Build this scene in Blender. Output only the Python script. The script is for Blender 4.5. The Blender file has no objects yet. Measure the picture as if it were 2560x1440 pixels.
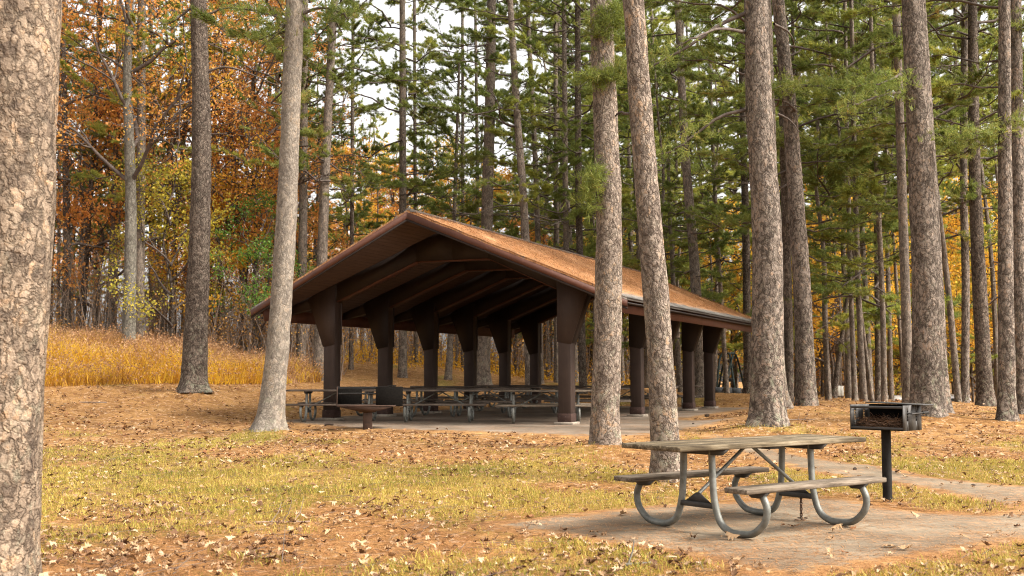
import bpy, math, random
import numpy as np
from mathutils import Vector, Matrix
from math import sin, cos, tan, pi, radians, sqrt, atan2

# ------------------------------------------------------------------ camera, world, sun, exposure
SC = bpy.context.scene
COL = SC.collection
F, PITCH, CZ = 2869.0, 0.0742, 1.36
cam_d = bpy.data.cameras.new('camera'); cam = bpy.data.objects.new('camera', cam_d); COL.objects.link(cam)
cam_d.sensor_width = 36.0; cam_d.lens = F / 2560 * 36; cam_d.clip_start = 0.1; cam_d.clip_end = 2000
cam.location = (0, 0, CZ); cam.rotation_euler = (pi / 2 + PITCH, 0, 0)
cam_d.dof.use_dof = True; cam_d.dof.focus_distance = 14.5; cam_d.dof.aperture_fstop = 2.6
SC.camera = cam
SUN_EL, SUN_AZ = radians(44), radians(112)          # azimuth measured from +Y (view direction) towards +X
w = bpy.data.worlds.new('World'); SC.world = w; w.use_nodes = True
nt = w.node_tree; nt.nodes.clear()
sky = nt.nodes.new('ShaderNodeTexSky'); sky.sky_type = 'NISHITA'; sky.sun_disc = False
sky.sun_elevation = SUN_EL; sky.sun_rotation = SUN_AZ; sky.air_density = 1.0; sky.dust_density = 5.0; sky.ozone_density = 1.0
hs = nt.nodes.new('ShaderNodeHueSaturation'); hs.inputs['Saturation'].default_value = 0.12; hs.inputs['Value'].default_value = 1.0
tint = nt.nodes.new('ShaderNodeMix'); tint.data_type = 'RGBA'; tint.blend_type = 'MULTIPLY'; tint.inputs[0].default_value = 1.0
tint.inputs[7].default_value = (1.0, 0.97, 0.94, 1)
bg = nt.nodes.new('ShaderNodeBackground'); bg.inputs['Strength'].default_value = 0.15
wo = nt.nodes.new('ShaderNodeOutputWorld')
nt.links.new(sky.outputs[0], hs.inputs['Color']); nt.links.new(hs.outputs[0], tint.inputs[6])
nt.links.new(tint.outputs[2], bg.inputs['Color']); nt.links.new(bg.outputs[0], wo.inputs['Surface'])
sun_d = bpy.data.lights.new('sun', 'SUN'); sun_d.energy = 1.7; sun_d.angle = radians(15); sun_d.color = (1.0, 0.93, 0.83)
sun = bpy.data.objects.new('sun', sun_d); COL.objects.link(sun)
sdir = Vector((sin(SUN_AZ) * cos(SUN_EL), cos(SUN_AZ) * cos(SUN_EL), sin(SUN_EL)))
sun.rotation_euler = sdir.to_track_quat('Z', 'Y').to_euler(); sun.location = sdir * 60
SC.view_settings.view_transform = 'Standard'; SC.view_settings.look = 'None'
SC.view_settings.exposure = 1.7; SC.view_settings.gamma = 1.0
SC.render.engine = 'CYCLES'
SC.cycles.use_denoising = True; SC.cycles.denoising_prefilter = 'NONE'; SC.cycles.denoising_input_passes = 'RGB_ALBEDO_NORMAL'; SC.cycles.filter_width = 1.0; SC.cycles.max_bounces = 7; SC.cycles.diffuse_bounces = 4; SC.cycles.transmission_bounces = 4
SC.cycles.transparent_max_bounces = 6; SC.cycles.caustics_reflective = False; SC.cycles.caustics_refractive = False

# ------------------------------------------------------------------ picture <-> place
def ray(px, py):
    r = (px - 1280) / F; u = (720 - py) / F
    return Vector((r, cos(PITCH) - u * sin(PITCH), sin(PITCH) + u * cos(PITCH)))
def at(px, py, Y):
    d = ray(px, py); k = Y / d.y
    return Vector((d.x * k, Y, CZ + d.z * k))
rng = np.random.default_rng(7)
random.seed(11)

# ------------------------------------------------------------------ pavilion frame of reference
PQ = Vector((1.238, 26.0066)); PA = -0.415; PZ = 0.21; PS = 2.62; PW = 6.2276
def pav(a, b, z=0.0):
    c, s = cos(PA), sin(PA)
    return Vector((PQ.x + c * a - s * b, PQ.y + s * a + c * b, PZ + z))
def pav_inv(x, y):
    dx, dy = x - PQ.x, y - PQ.y; c, s = cos(PA), sin(PA)
    return dx * c + dy * s, -dx * s + dy * c

# ------------------------------------------------------------------ mesh helpers
def mk_mesh(name, V, Fc, mats, mi=None, smooth=False, uv=None):
    """V (n,3) array; Fc (m,3|4) array or list of arrays."""
    me = bpy.data.meshes.new(name)
    V = np.asarray(V, dtype=np.float32)
    arrs = Fc if isinstance(Fc, list) else [Fc]
    arrs = [np.asarray(a, dtype=np.int32) for a in arrs if len(a)]
    loops = np.concatenate([a.ravel() for a in arrs]); sizes = np.concatenate([np.full(len(a), a.shape[1], np.int32) for a in arrs])
    starts = np.concatenate([[0], np.cumsum(sizes)[:-1]]).astype(np.int32)
    me.vertices.add(len(V)); me.vertices.foreach_set('co', V.ravel())
    me.loops.add(len(loops)); me.loops.foreach_set('vertex_index', loops)
    me.polygons.add(len(sizes)); me.polygons.foreach_set('loop_start', starts); me.polygons.foreach_set('loop_total', sizes)
    for m in (mats if isinstance(mats, (list, tuple)) else [mats]): me.materials.append(m)
    if mi is not None: me.polygons.foreach_set('material_index', np.asarray(mi, np.int32))
    if smooth: me.polygons.foreach_set('use_smooth', np.ones(len(sizes), bool))
    if uv is not None:
        l = me.uv_layers.new(name='UVMap'); l.data.foreach_set('uv', np.asarray(uv, np.float32)[loops].ravel() if len(uv) == len(V) else np.asarray(uv, np.float32).ravel())
    me.update(); me.validate(verbose=False)
    return me
def link(name, me, parent=None, loc=None):
    o = bpy.data.objects.new(name, me); COL.objects.link(o)
    if parent is not None: o.parent = parent
    if loc is not None: o.location = loc
    return o
def tag(o, label=None, cat=None, group=None, kind=None):
    if label: o['label'] = label
    if cat: o['category'] = cat
    if group: o['group'] = group
    if kind: o['kind'] = kind
    return o
def empty(name, loc, rz=0.0):
    o = bpy.data.objects.new(name, None); COL.objects.link(o); o.location = loc; o.rotation_euler = (0, 0, rz); o.empty_display_size = .2
    return o
def copy_tree(o, parent=None):
    c = o.copy(); COL.objects.link(c)
    if parent is not None: c.parent = parent
    for ch in list(o.children): copy_tree(ch, c)
    return c

class MB:
    """collects boxes, bars and tubes into one mesh"""
    def __init__(s): s.V = []; s.Q = []; s.T = []; s.n = 0; s.UV = []
    def add(s, V, Q=(), T=()):
        V = np.asarray(V, float).reshape(-1, 3)
        if len(Q): s.Q.append(np.asarray(Q, int) + s.n)
        if len(T): s.T.append(np.asarray(T, int) + s.n)
        s.V.append(V); s.n += len(V)
    def hexa(s, P):                                   # 8 points: bottom ring 0-3, top ring 4-7
        s.add(P, [(0, 3, 2, 1), (4, 5, 6, 7), (0, 1, 5, 4), (1, 2, 6, 5), (2, 3, 7, 6), (3, 0, 4, 7)])
    def box(s, c, d, bev=0.0, M=None):
        x, y, z = d[0] / 2, d[1] / 2, d[2] / 2
        b = min(bev, x * .49, y * .49, z * .49)
        if b <= 0:
            P = [(-x, -y, -z), (x, -y, -z), (x, y, -z), (-x, y, -z), (-x, -y, z), (x, -y, z), (x, y, z), (-x, y, z)]
            Q = [(0, 3, 2, 1), (4, 5, 6, 7), (0, 1, 5, 4), (1, 2, 6, 5), (2, 3, 7, 6), (3, 0, 4, 7)]; T = []
        else:
            P = []; idx = {}
            for sx in (-1, 1):
                for sy in (-1, 1):
                    for sz in (-1, 1):
                        for ax in range(3):
                            p = [sx * (x - b), sy * (y - b), sz * (z - b)]; p[ax] = (sx * x, sy * y, sz * z)[ax]
                            idx[(sx, sy, sz, ax)] = len(P); P.append(p)
            Q = []; T = []
            I = lambda a, b_, c_, ax: idx[(a, b_, c_, ax)]
            for sg in (-1, 1):
                f = [I(sg, -1, -1, 0), I(sg, 1, -1, 0), I(sg, 1, 1, 0), I(sg, -1, 1, 0)]; Q.append(f if sg > 0 else f[::-1])
                f = [I(-1, sg, -1, 1), I(-1, sg, 1, 1), I(1, sg, 1, 1), I(1, sg, -1, 1)]; Q.append(f if sg > 0 else f[::-1])
                f = [I(-1, -1, sg, 2), I(1, -1, sg, 2), I(1, 1, sg, 2), I(-1, 1, sg, 2)]; Q.append(f if sg > 0 else f[::-1])
            for a in (-1, 1):
                for c_ in (-1, 1):
                    Q.append([I(-1, a, c_, 1), I(1, a, c_, 1), I(1, a, c_, 2), I(-1, a, c_, 2)])
                    Q.append([I(a, -1, c_, 0), I(a, 1, c_, 0), I(a, 1, c_, 2), I(a, -1, c_, 2)])
                    Q.append([I(a, c_, -1, 0), I(a, c_, 1, 0), I(a, c_, 1, 1), I(a, c_, -1, 1)])
            for a in (-1, 1):
                for b_ in (-1, 1):
                    for c_ in (-1, 1): T.append([I(a, b_, c_, 0), I(a, b_, c_, 1), I(a, b_, c_, 2)])
        P = np.array(P, float)
        if M is not None: P = P @ np.array(M.to_3x3()).T
        s.add(P + np.array(c, float), Q, T)
    def tube(s, pts, rad, n=10, caps=True):
        V, Q, T, _ = tube_arr(pts, rad, n, caps); s.add(V, Q, T)
    def prism(s, poly, ax, h):
        """extrude a polygon of 3-D points along vector ax*h (convex)"""
        P = np.array(poly, float); k = len(P); D = np.array(ax, float) * h
        V = np.vstack([P, P + D, [P.mean(0)], [P.mean(0) + D]])
        Q = [(i, (i + 1) % k, k + (i + 1) % k, k + i) for i in range(k)]
        T = [(2 * k, (i + 1) % k, i) for i in range(k)] + [(2 * k + 1, k + i, k + (i + 1) % k) for i in range(k)]
        s.add(V, Q, T)
    def build(s, name, mat, parent=None, smooth=False, loc=None):
        fc = []
        if s.Q: fc.append(np.vstack(s.Q))
        if s.T: fc.append(np.vstack(s.T))
        me = mk_mesh(name, np.vstack(s.V), fc, mat, smooth=False)
        import bmesh
        bm = bmesh.new(); bm.from_mesh(me); bmesh.ops.recalc_face_normals(bm, faces=bm.faces); bm.to_mesh(me); bm.free()
        if smooth:
            me.polygons.foreach_set('use_smooth', np.ones(len(me.polygons), bool)); me.set_sharp_from_angle(angle=radians(40))
        return link(name, me, parent, loc)

def tube_arr(pts, rad, n=10, caps=True):
    P = np.asarray(pts, float); k = len(P); R = np.full(k, rad, float) if np.isscalar(rad) else np.asarray(rad, float)
    Tn = np.gradient(P, axis=0); Tn /= np.linalg.norm(Tn, axis=1)[:, None] + 1e-12
    up = np.array([0, 0, 1.0]) if abs(Tn[0, 2]) < .9 else np.array([1.0, 0, 0])
    V = []; a = np.arange(n) / n * 2 * pi
    u = np.cross(Tn[0], up); u /= np.linalg.norm(u)
    for i in range(k):
        u = u - Tn[i] * (u @ Tn[i]); u /= np.linalg.norm(u); v = np.cross(Tn[i], u)
        V.append(P[i] + R[i] * (np.cos(a)[:, None] * u + np.sin(a)[:, None] * v))
    V = np.vstack(V); Q = []
    i0 = np.arange(n); i1 = (i0 + 1) % n
    for r in range(k - 1): Q.append(np.stack([r * n + i0, r * n + i1, (r + 1) * n + i1, (r + 1) * n + i0], 1))
    Q = np.vstack(Q); T = np.zeros((0, 3), int)
    if caps:
        V = np.vstack([V, P[0], P[-1]])
        T = np.vstack([np.stack([np.full(n, k * n), i1, i0], 1), np.stack([np.full(n, k * n + 1), (k - 1) * n + i0, (k - 1) * n + i1], 1)])
    return V, Q, T, None
def smooth_path(pts, n=6):
    P = np.asarray(pts, float); P = np.vstack([2 * P[0] - P[1], P, 2 * P[-1] - P[-2]]); out = []
    for i in range(1, len(P) - 2):
        for t in np.linspace(0, 1, n, endpoint=False):
            a, b, c, d = P[i - 1], P[i], P[i + 1], P[i + 2]
            out.append(.5 * ((2 * b) + (-a + c) * t + (2 * a - 5 * b + 4 * c - d) * t * t + (-a + 3 * b - 3 * c + d) * t ** 3))
    out.append(P[-2]); return np.array(out)
def vnoise(x, y, seed=0):
    x = np.asarray(x, float); y = np.asarray(y, float)
    xi = np.floor(x).astype(np.int64); yi = np.floor(y).astype(np.int64); xf = x - xi; yf = y - yi
    def h(a, b):
        k = (a * 374761393 + b * 668265263 + seed * 974711) & 0xffffffff
        k = ((k ^ (k >> 13)) * 1274126177) & 0xffffffff
        return ((k ^ (k >> 16)) & 0xffff) / 65535.0
    sx = xf * xf * (3 - 2 * xf); sy = yf * yf * (3 - 2 * yf)
    return (h(xi, yi) * (1 - sx) + h(xi + 1, yi) * sx) * (1 - sy) + (h(xi, yi + 1) * (1 - sx) + h(xi + 1, yi + 1) * sx) * sy
def fbm(x, y, seed=0, o=3):
    r = 0; a = .5; t = 0
    for i in range(o): r = r + a * vnoise(x * 2 ** i, y * 2 ** i, seed + i); t += a; a *= .5
    return r / t

# ------------------------------------------------------------------ material helpers
class NT:
    def __init__(s, name, rough=.8, spec=.3, metal=0.0):
        s.m = bpy.data.materials.new(name); s.m.use_nodes = True; s.t = s.m.node_tree; s.t.nodes.clear()
        s.out = s.n('OutputMaterial'); s.b = s.n('BsdfPrincipled'); s.b.inputs['Roughness'].default_value = rough
        s.b.inputs['Specular IOR Level'].default_value = spec; s.b.inputs['Metallic'].default_value = metal
        s.l(s.b.outputs[0], s.out.inputs['Surface'])
    def n(s, t, **k):
        n = s.t.nodes.new('ShaderNode' + t)
        for a, v in k.items(): setattr(n, a, v)
        return n
    def l(s, a, b): s.t.links.new(a, b)
    def val(s, i, v):
        if hasattr(v, 'is_output') or isinstance(v, bpy.types.NodeSocket): s.l(v, i)
        else: i.default_value = v
    def co(s, kind='Object'): return s.n('TexCoord').outputs[kind]
    def mapping(s, vec, sc=(1, 1, 1), rot=(0, 0, 0), loc=(0, 0, 0)):
        m = s.n('Mapping'); s.l(vec, m.inputs[0]); m.inputs['Scale'].default_value = sc; m.inputs['Rotation'].default_value = rot; m.inputs['Location'].default_value = loc
        return m.outputs[0]
    def noise(s, vec, sc=5., det=4., rough=.6, dist=0.): 
        n = s.n('TexNoise'); s.l(vec, n.inputs['Vector']); n.inputs['Scale'].default_value = sc; n.inputs['Detail'].default_value = det
        n.inputs['Roughness'].default_value = rough; n.inputs['Distortion'].default_value = dist; return n.outputs[0]
    def noisec(s, vec, sc=5., det=2.):
        n = s.n('TexNoise'); s.l(vec, n.inputs['Vector']); n.inputs['Scale'].default_value = sc; n.inputs['Detail'].default_value = det; return n.outputs[1]
    def ramp(s, fac, stops, interp='LINEAR'):
        r = s.n('ValToRGB'); s.l(fac, r.inputs[0]); e = r.color_ramp; e.interpolation = interp
        while len(e.elements) < len(stops): e.elements.new(.5)
        for el, (p, c) in zip(e.elements, stops):
            el.position = p; el.color = (c, c, c, 1) if np.isscalar(c) else (*c, 1)
        return r.outputs[0]
    def mix(s, fac, a, b, mode='MIX'):
        m = s.n('Mix', data_type='RGBA', blend_type=mode); s.val(m.inputs[0], fac)
        for i, v in ((6, a), (7, b)):
            if isinstance(v, bpy.types.NodeSocket): s.l(v, m.inputs[i])
            else: m.inputs[i].default_value = (*v, 1)
        return m.outputs[2]
    def math(s, op, a, b=0.0, clamp=False):
        m = s.n('Math', operation=op, use_clamp=clamp); s.val(m.inputs[0], a); s.val(m.inputs[1], b); return m.outputs[0]
    def vadd(s, a, b, scale=1.0):
        m = s.n('VectorMath', operation='MULTIPLY_ADD'); s.l(b, m.inputs[0]); m.inputs[1].default_value = (scale,) * 3; s.l(a, m.inputs[2]); return m.outputs[0]
    def color(s, c): 
        if isinstance(c, bpy.types.NodeSocket): s.l(c, s.b.inputs['Base Color'])
        else: s.b.inputs['Base Color'].default_value = (*c, 1)
    def bump(s, h, dist=.01, strength=1.0):
        b = s.n('Bump'); b.inputs['Distance'].default_value = dist; b.inputs['Strength'].default_value = strength; s.l(h, b.inputs['Height']); s.l(b.outputs[0], s.b.inputs['Normal'])
    def rough(s, v): s.val(s.b.inputs['Roughness'], v)

def mat_bark(name, cols, crack, cw=.055, ch=.10, bump=.02, lichen=0.0, crackw=.16, ckk=.62):
    M = NT(name, .95, .1); uv = M.co('UV')
    oi = M.n('ObjectInfo')
    off = M.n('VectorMath', operation='MULTIPLY_ADD'); M.l(oi.outputs['Location'], off.inputs[0]); off.inputs[1].default_value = (3.7, 2.3, 1.1); M.l(uv, off.inputs[2]); o = off.outputs[0]
    w1 = M.noisec(M.mapping(o, (1, .7, 1)), .55 / cw, 4); w2 = M.noisec(o, 2.5 / cw, 3)
    v = M.vadd(M.vadd(o, w1, cw * 1.5), w2, cw * .35)
    v2 = M.mapping(v, (1 / cw, 1 / ch, 1))
    vo = M.n('TexVoronoi', voronoi_dimensions='2D', feature='DISTANCE_TO_EDGE'); M.l(v2, vo.inputs['Vector']); vo.inputs['Scale'].default_value = 1
    vt = M.n('TexVoronoi', voronoi_dimensions='2D', feature='DISTANCE_TO_EDGE'); M.l(M.mapping(M.vadd(M.vadd(o, w1, cw * 1.1), w2, cw * .5), (1.25 / cw, .42 / ch, 1)), vt.inputs['Vector']); vt.inputs['Scale'].default_value = 1
    vc = M.n('TexVoronoi', voronoi_dimensions='2D', feature='F1'); M.l(v2, vc.inputs['Vector']); vc.inputs['Scale'].default_value = 1
    vf = M.n('TexVoronoi', voronoi_dimensions='2D', feature='F1', distance='CHEBYCHEV'); M.l(M.mapping(v, (2.3 / cw, 1.7 / ch, 1)), vf.inputs['Vector']); vf.inputs['Scale'].default_value = 1
    sep = M.n('SeparateColor'); M.l(vc.outputs['Color'], sep.inputs[0]); sf = M.n('SeparateColor'); M.l(vf.outputs['Color'], sf.inputs[0])
    fine = M.noise(M.mapping(o, (1, .35, 1)), 110, 4, .7); mid = M.noise(M.mapping(o, (1, .6, 1)), 24, 4, .7)
    big = M.noise(M.mapping(o, (1, .5, 1)), 2.6, 4, .65)
    f = M.math('ADD', M.math('MULTIPLY', sep.outputs[0], .26), M.math('MULTIPLY', sf.outputs[0], .22)); f = M.math('ADD', f, M.math('MULTIPLY', fine, .26)); f = M.math('ADD', f, M.math('MULTIPLY', mid, .26))
    f = M.math('ADD', f, M.math('MULTIPLY', M.math('SUBTRACT', big, .5), .55))
    c = M.ramp(f, [(.28, cols[0]), (.44, cols[1]), (.58, cols[2]), (.75, cols[3])])
    wmod = M.ramp(M.noise(M.mapping(o, (1, .6, 1), (0, 0, 0), (5, 9, 0)), .45 / cw, 3, .6), [(.40, 1.0), (.58, .04)])
    dd = M.math('DIVIDE', vo.outputs['Distance'], M.math('MULTIPLY', wmod, crackw))
    ck1 = M.ramp(dd, [(0, .45), (.3, .6), (1.0, 1.0)])
    fa = M.noise(M.mapping(M.vadd(o, w2, cw * .5), (1, .30, 1)), .62 / cw, 2, .5, .3); fb = M.noise(M.mapping(M.vadd(o, w2, cw * .5), (1, .42, 1), (0, 0, 0), (8, 3, 0)), .9 / cw, 2, .5, .3)
    fu = M.math('MINIMUM', M.math('ABSOLUTE', M.math('SUBTRACT', fa, .5)), M.math('ADD', M.math('ABSOLUTE', M.math('SUBTRACT', fb, .5)), .006))
    fr = M.ramp(M.math('MULTIPLY', fu, 10.0), [(0, 0.0), (.16, .35), (.55, 1.0)])
    ck = M.math('MULTIPLY', M.ramp(ck1, [(0, .55), (1.0, 1.0)]), fr)
    c = M.mix(M.math('MULTIPLY', M.math('SUBTRACT', 1.0, ck), ckk), c, crack)
    if lichen > 0:
        ln = M.noise(M.mapping(o, (9, 4, 1)), 1.6, 4, .7)
        sepu = M.n('SeparateXYZ'); M.l(uv, sepu.inputs[0])
        hf = M.ramp(M.math('MULTIPLY', sepu.outputs[1], .4), [(0, 1.0), (1.0, 0.15)])
        lf = M.math('MULTIPLY', M.ramp(ln, [(.54, 0.0), (.64, lichen)]), hf)
        c = M.mix(lf, c, (.33, .34, .24))
    M.color(c)
    h = M.math('ADD', M.math('MULTIPLY', ck, .45), M.math('MULTIPLY', M.ramp(vo.outputs['Distance'], [(0, 0.0), (.5, 1.0)]), .3)); h = M.math('ADD', h, M.math('MULTIPLY', fine, .4)); h = M.math('ADD', h, M.math('MULTIPLY', mid, .5))
    h = M.math('ADD', M.math('ADD', h, M.math('MULTIPLY', sf.outputs[1], .6)), M.math('MULTIPLY', sep.outputs[1], .75))
    M.bump(h, bump, 1.0)
    return M.m
def mat_leaf(name, stops, trans=.35, rough=.55, shape_noise=True):
    M = NT(name, rough, .25); g = M.n('NewGeometry')
    oi = M.n('ObjectInfo')
    f = M.math('ADD', M.math('MULTIPLY', g.outputs['Random Per Island'], .8), M.math('MULTIPLY', oi.outputs['Random'], .2))
    if shape_noise:
        big = M.noise(M.co('Object'), .55, 2, .5)
        f = M.math('ADD', M.math('MULTIPLY', f, .6), M.math('MULTIPLY', M.ramp(big, [(.3, 0.0), (.7, 1.0)]), .4))
    c = M.ramp(f, stops); M.color(c)
    if trans > 0:
        t = M.n('BsdfTranslucent'); M.l(c, t.inputs['Color']); mx = M.n('MixShader'); mx.inputs[0].default_value = trans
        M.l(M.b.outputs[0], mx.inputs[1]); M.l(t.outputs[0], mx.inputs[2]); M.l(mx.outputs[0], M.out.inputs['Surface'])
    return M.m
def mat_noise(name, c1, c2, sc=8, det=5, rough=.7, spec=.3, metal=0., bump=0.0, stretch=(1, 1, 1), lo=.35, hi=.65, c3=None, bsc=None):
    M = NT(name, rough, spec, metal); v = M.mapping(M.co('Object'), stretch); n = M.noise(v, sc, det, .65)
    st = [(lo, c1), (hi, c2)]
    if c3 is not None: st.append((min(.99, hi + .15), c3))
    M.color(M.ramp(n, st))
    if bump: M.bump(n if bsc is None else M.noise(v, bsc, 4, .7), bump)
    return M.m

MT = {}
MT['bark_pale'] = mat_bark('bark_pale', [(0.136, 0.114, 0.094), (0.204, 0.173, 0.140), (0.264, 0.225, 0.181), (0.299, 0.231, 0.167)], (.095, .077, .061), .05, .10, .012, .25, .11, .6)
MT['bark_near'] = mat_bark('bark_near', [(0.114, 0.084, 0.062), (0.202, 0.149, 0.105), (0.273, 0.206, 0.146), (0.356, 0.232, 0.139)], (.042, .031, .023), .05, .10, .034, .3, .12, .62)
MT['bark_pink'] = mat_bark('bark_pink', [(0.114, 0.086, 0.067), (0.210, 0.165, 0.130), (0.275, 0.222, 0.175), (0.324, 0.216, 0.135)], (.05, .037, .028), .05, .105, .026, .4, .13, .82)
MT['bark_grey'] = mat_bark('bark_grey', [(0.100, 0.079, 0.063), (0.180, 0.144, 0.115), (0.242, 0.198, 0.162), (0.274, 0.192, 0.135)], (.032, .024, .019), .062, .14, .028, .5, .12, .88)
MT['bark_dark'] = mat_bark('bark_dark', [(.06, .044, .035), (.115, .087, .067), (.165, .13, .103), (.21, .16, .12)], (.024, .018, .014), .045, .085, .028, .4, .2, .82)
MT['bark_far'] = mat_bark('bark_far', [(0.092, 0.074, 0.059), (0.161, 0.129, 0.103), (0.218, 0.178, 0.144), (0.253, 0.184, 0.127)], (.04, .031, .024), .055, .12, .015, .35, .16, .65)
MT['bark_oak'] = mat_bark('bark_oak', [(.10, .088, .072), (.16, .142, .115), (.205, .188, .152), (.23, .205, .165)], (.055, .047, .038), .035, .13, .02, .5, .25, .7)
MT['twig'] = mat_noise('twig', (.17, .125, .092), (.30, .225, .172), 6, 3, .9, .1)
MT['limb_dark'] = mat_noise('limb_dark', (.06, .046, .038), (.12, .095, .08), 6, 3, .9, .1)
MT['needle'] = mat_leaf('needle', [(.05, (0.065, 0.088, 0.022)), (.3, (0.124, 0.170, 0.037)), (.55, (0.195, 0.229, 0.049)), (.8, (0.286, 0.275, 0.066)), (.96, (0.494, 0.222, 0.072))], .52)
MT['needle_bright'] = mat_leaf('needle_bright', [(.05, (0.144, 0.184, 0.036)), (.4, (0.264, 0.302, 0.056)), (.7, (0.396, 0.378, 0.071)), (.95, (0.528, 0.410, 0.092))], .6)
MT['needle_tuft'] = mat_leaf('needle_tuft', [(.05, (.06, .085, .016)), (.4, (.115, .15, .028)), (.75, (.19, .21, .04)), (.97, (.28, .20, .06))], .45)
MT['leaf_orange'] = mat_leaf('leaf_orange', [(.05, (.32, .13, .04)), (.3, (.56, .23, .06)), (.6, (.68, .32, .08)), (.82, (.70, .42, .10)), (.97, (.46, .46, .09))], .62)
MT['leaf_rust'] = mat_leaf('leaf_rust', [(.05, (.36, .13, .036)), (.4, (.58, .22, .055)), (.7, (.68, .33, .07)), (.95, (.70, .44, .09))], .62)
MT['leaf_gold'] = mat_leaf('leaf_gold', [(.05, (.36, .18, .026)), (.35, (.62, .32, .04)), (.65, (.76, .46, .055)), (.9, (.78, .56, .09))], .62)
MT['leaf_yellowgreen'] = mat_leaf('leaf_yellowgreen', [(.05, (.16, .16, .028)), (.4, (.36, .33, .05)), (.7, (.58, .45, .06)), (.95, (.65, .50, .08))], .55)
MT['leaf_green'] = mat_leaf('leaf_green', [(.05, (.06, .12, .02)), (.5, (.14, .26, .04)), (.95, (.24, .36, .07))], .5)
MT['brush_leaf'] = mat_leaf('brush_leaf', [(.05, (.20, .10, .04)), (.5, (.42, .21, .06)), (.95, (.58, .36, .08))], .4)
MT['tall_grass'] = mat_leaf('tall_grass', [(.06, (.20, .085, .02)), (.3, (.46, .235, .04)), (.5, (.64, .37, .05)), (.75, (.78, .54, .055))], .5)
MT['seed_head'] = mat_leaf('seed_head', [(.03, (.22, .105, .05)), (.5, (.40, .225, .11)), (.95, (.52, .33, .17))], .4)
MT['lawn'] = mat_leaf('lawn', [(.03, (.085, .095, .016)), (.25, (.185, .185, .028)), (.5, (.36, .28, .05)), (.9, (.48, .36, .085))], .35)
MT['straw'] = mat_leaf('straw', [(.03, (.12, .05, .018)), (.4, (.31, .14, .05)), (.75, (.46, .23, .085)), (.97, (.58, .34, .15))], .15)
MT['dead_leaf'] = mat_leaf('dead_leaf', [(.02, (.06, .028, .014)), (.25, (.14, .07, .032)), (.45, (.28, .165, .08)), (.7, (.40, .265, .15)), (.95, (.50, .36, .235))], .15, .7, False)
MT['brown_leaf'] = mat_leaf('brown_leaf', [(.03, (.11, .042, .017)), (.5, (.23, .10, .04)), (.97, (.45, .26, .13))], .15, .7, False)
MT['galvanised'] = mat_noise('galvanised', (.10, .10, .085), (.20, .20, .178), 9, 5, .55, .45, .35, 0.0008)
MT['black_steel'] = mat_noise('black_steel', (.008, .0072, .0065), (.018, .016, .014), 10, 5, .8, .15, .05, .001, c3=(.045, .034, .027))
MT['rust_steel'] = mat_noise('rust_steel', (.035, .022, .016), (.07, .040, .027), 7, 5, .8, .2, .1, .001, c3=(.10, .055, .035))
MT['grey_steel'] = mat_noise('grey_steel', (.032, .029, .026), (.062, .056, .05), 6, 5, .6, .35, .25, .001)
MT['char'] = mat_noise('char', (.004, .0036, .0032), (.010, .0085, .007), 30, 4, .95, .05, 0, .001)
MT['old_straw'] = mat_leaf('old_straw', [(.03, (.03, .015, .008)), (.5, (.10, .048, .022)), (.97, (.25, .13, .06))], .1)
MT['chain'] = mat_noise('chain', (.05, .03, .02), (.12, .07, .045), 40, 3, .7, .3, .5)
MT['dark_green'] = mat_noise('dark_green', (.007, .014, .012), (.012, .022, .018), 6, 3, .7, .2)
MT['rubber'] = mat_noise('rubber', (.012, .012, .013), (.025, .025, .025), 10, 3, .7)
MT['edging'] = mat_noise('edging', (.045, .05, .054), (.08, .085, .09), 4, 3, .8, .2)
MT['white_paint'] = mat_noise('white_paint', (.70, .70, .68), (.78, .78, .76), 5, 3, .35, .5)
MT['old_white'] = mat_noise('old_white', (.34, .33, .29), (.46, .45, .40), 5, 3, .8, .2)
MT['silver_paint'] = mat_noise('silver_paint', (.50, .51, .52), (.56, .57, .58), 5, 3, .3, .6, .4)
MT['car_glass'] = mat_noise('car_glass', (.012, .014, .016), (.02, .022, .025), 3, 2, .08, .6)
MT['lamp_red'] = mat_noise('lamp_red', (.25, .02, .015), (.3, .025, .02), 5, 2, .3, .5)

def mk_paint():
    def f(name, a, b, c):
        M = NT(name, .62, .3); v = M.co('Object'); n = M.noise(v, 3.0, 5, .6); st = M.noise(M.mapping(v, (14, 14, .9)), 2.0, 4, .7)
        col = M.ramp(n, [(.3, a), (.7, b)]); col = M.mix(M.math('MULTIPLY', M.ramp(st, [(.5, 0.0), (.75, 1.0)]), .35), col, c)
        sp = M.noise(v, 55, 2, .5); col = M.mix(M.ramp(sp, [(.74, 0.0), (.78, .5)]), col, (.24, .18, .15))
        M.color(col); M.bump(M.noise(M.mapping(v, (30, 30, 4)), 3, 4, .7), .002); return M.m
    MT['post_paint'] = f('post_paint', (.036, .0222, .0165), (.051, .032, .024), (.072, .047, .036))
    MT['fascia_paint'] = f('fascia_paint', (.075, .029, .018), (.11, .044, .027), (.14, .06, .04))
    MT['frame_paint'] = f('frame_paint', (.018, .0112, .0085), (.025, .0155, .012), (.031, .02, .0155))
mk_paint()
def mk_foot():
    M = NT('foot_paint', .8, .2); v = M.co('Object'); oi = M.n('ObjectInfo'); o = M.vadd(v, oi.outputs['Location'], 1.7)
    n = M.noise(M.mapping(o, (1, 1, 2)), 7, 5, .7); c = M.ramp(n, [(.3, (.035, .02, .016)), (.6, (.06, .034, .026))])
    chip = M.ramp(M.noise(o, 16, 5, .7), [(.62, 0.0), (.68, .7)]); M.color(M.mix(chip, c, (.20, .165, .14))); M.bump(n, .003); MT['foot_paint'] = M.m
mk_foot()
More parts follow.
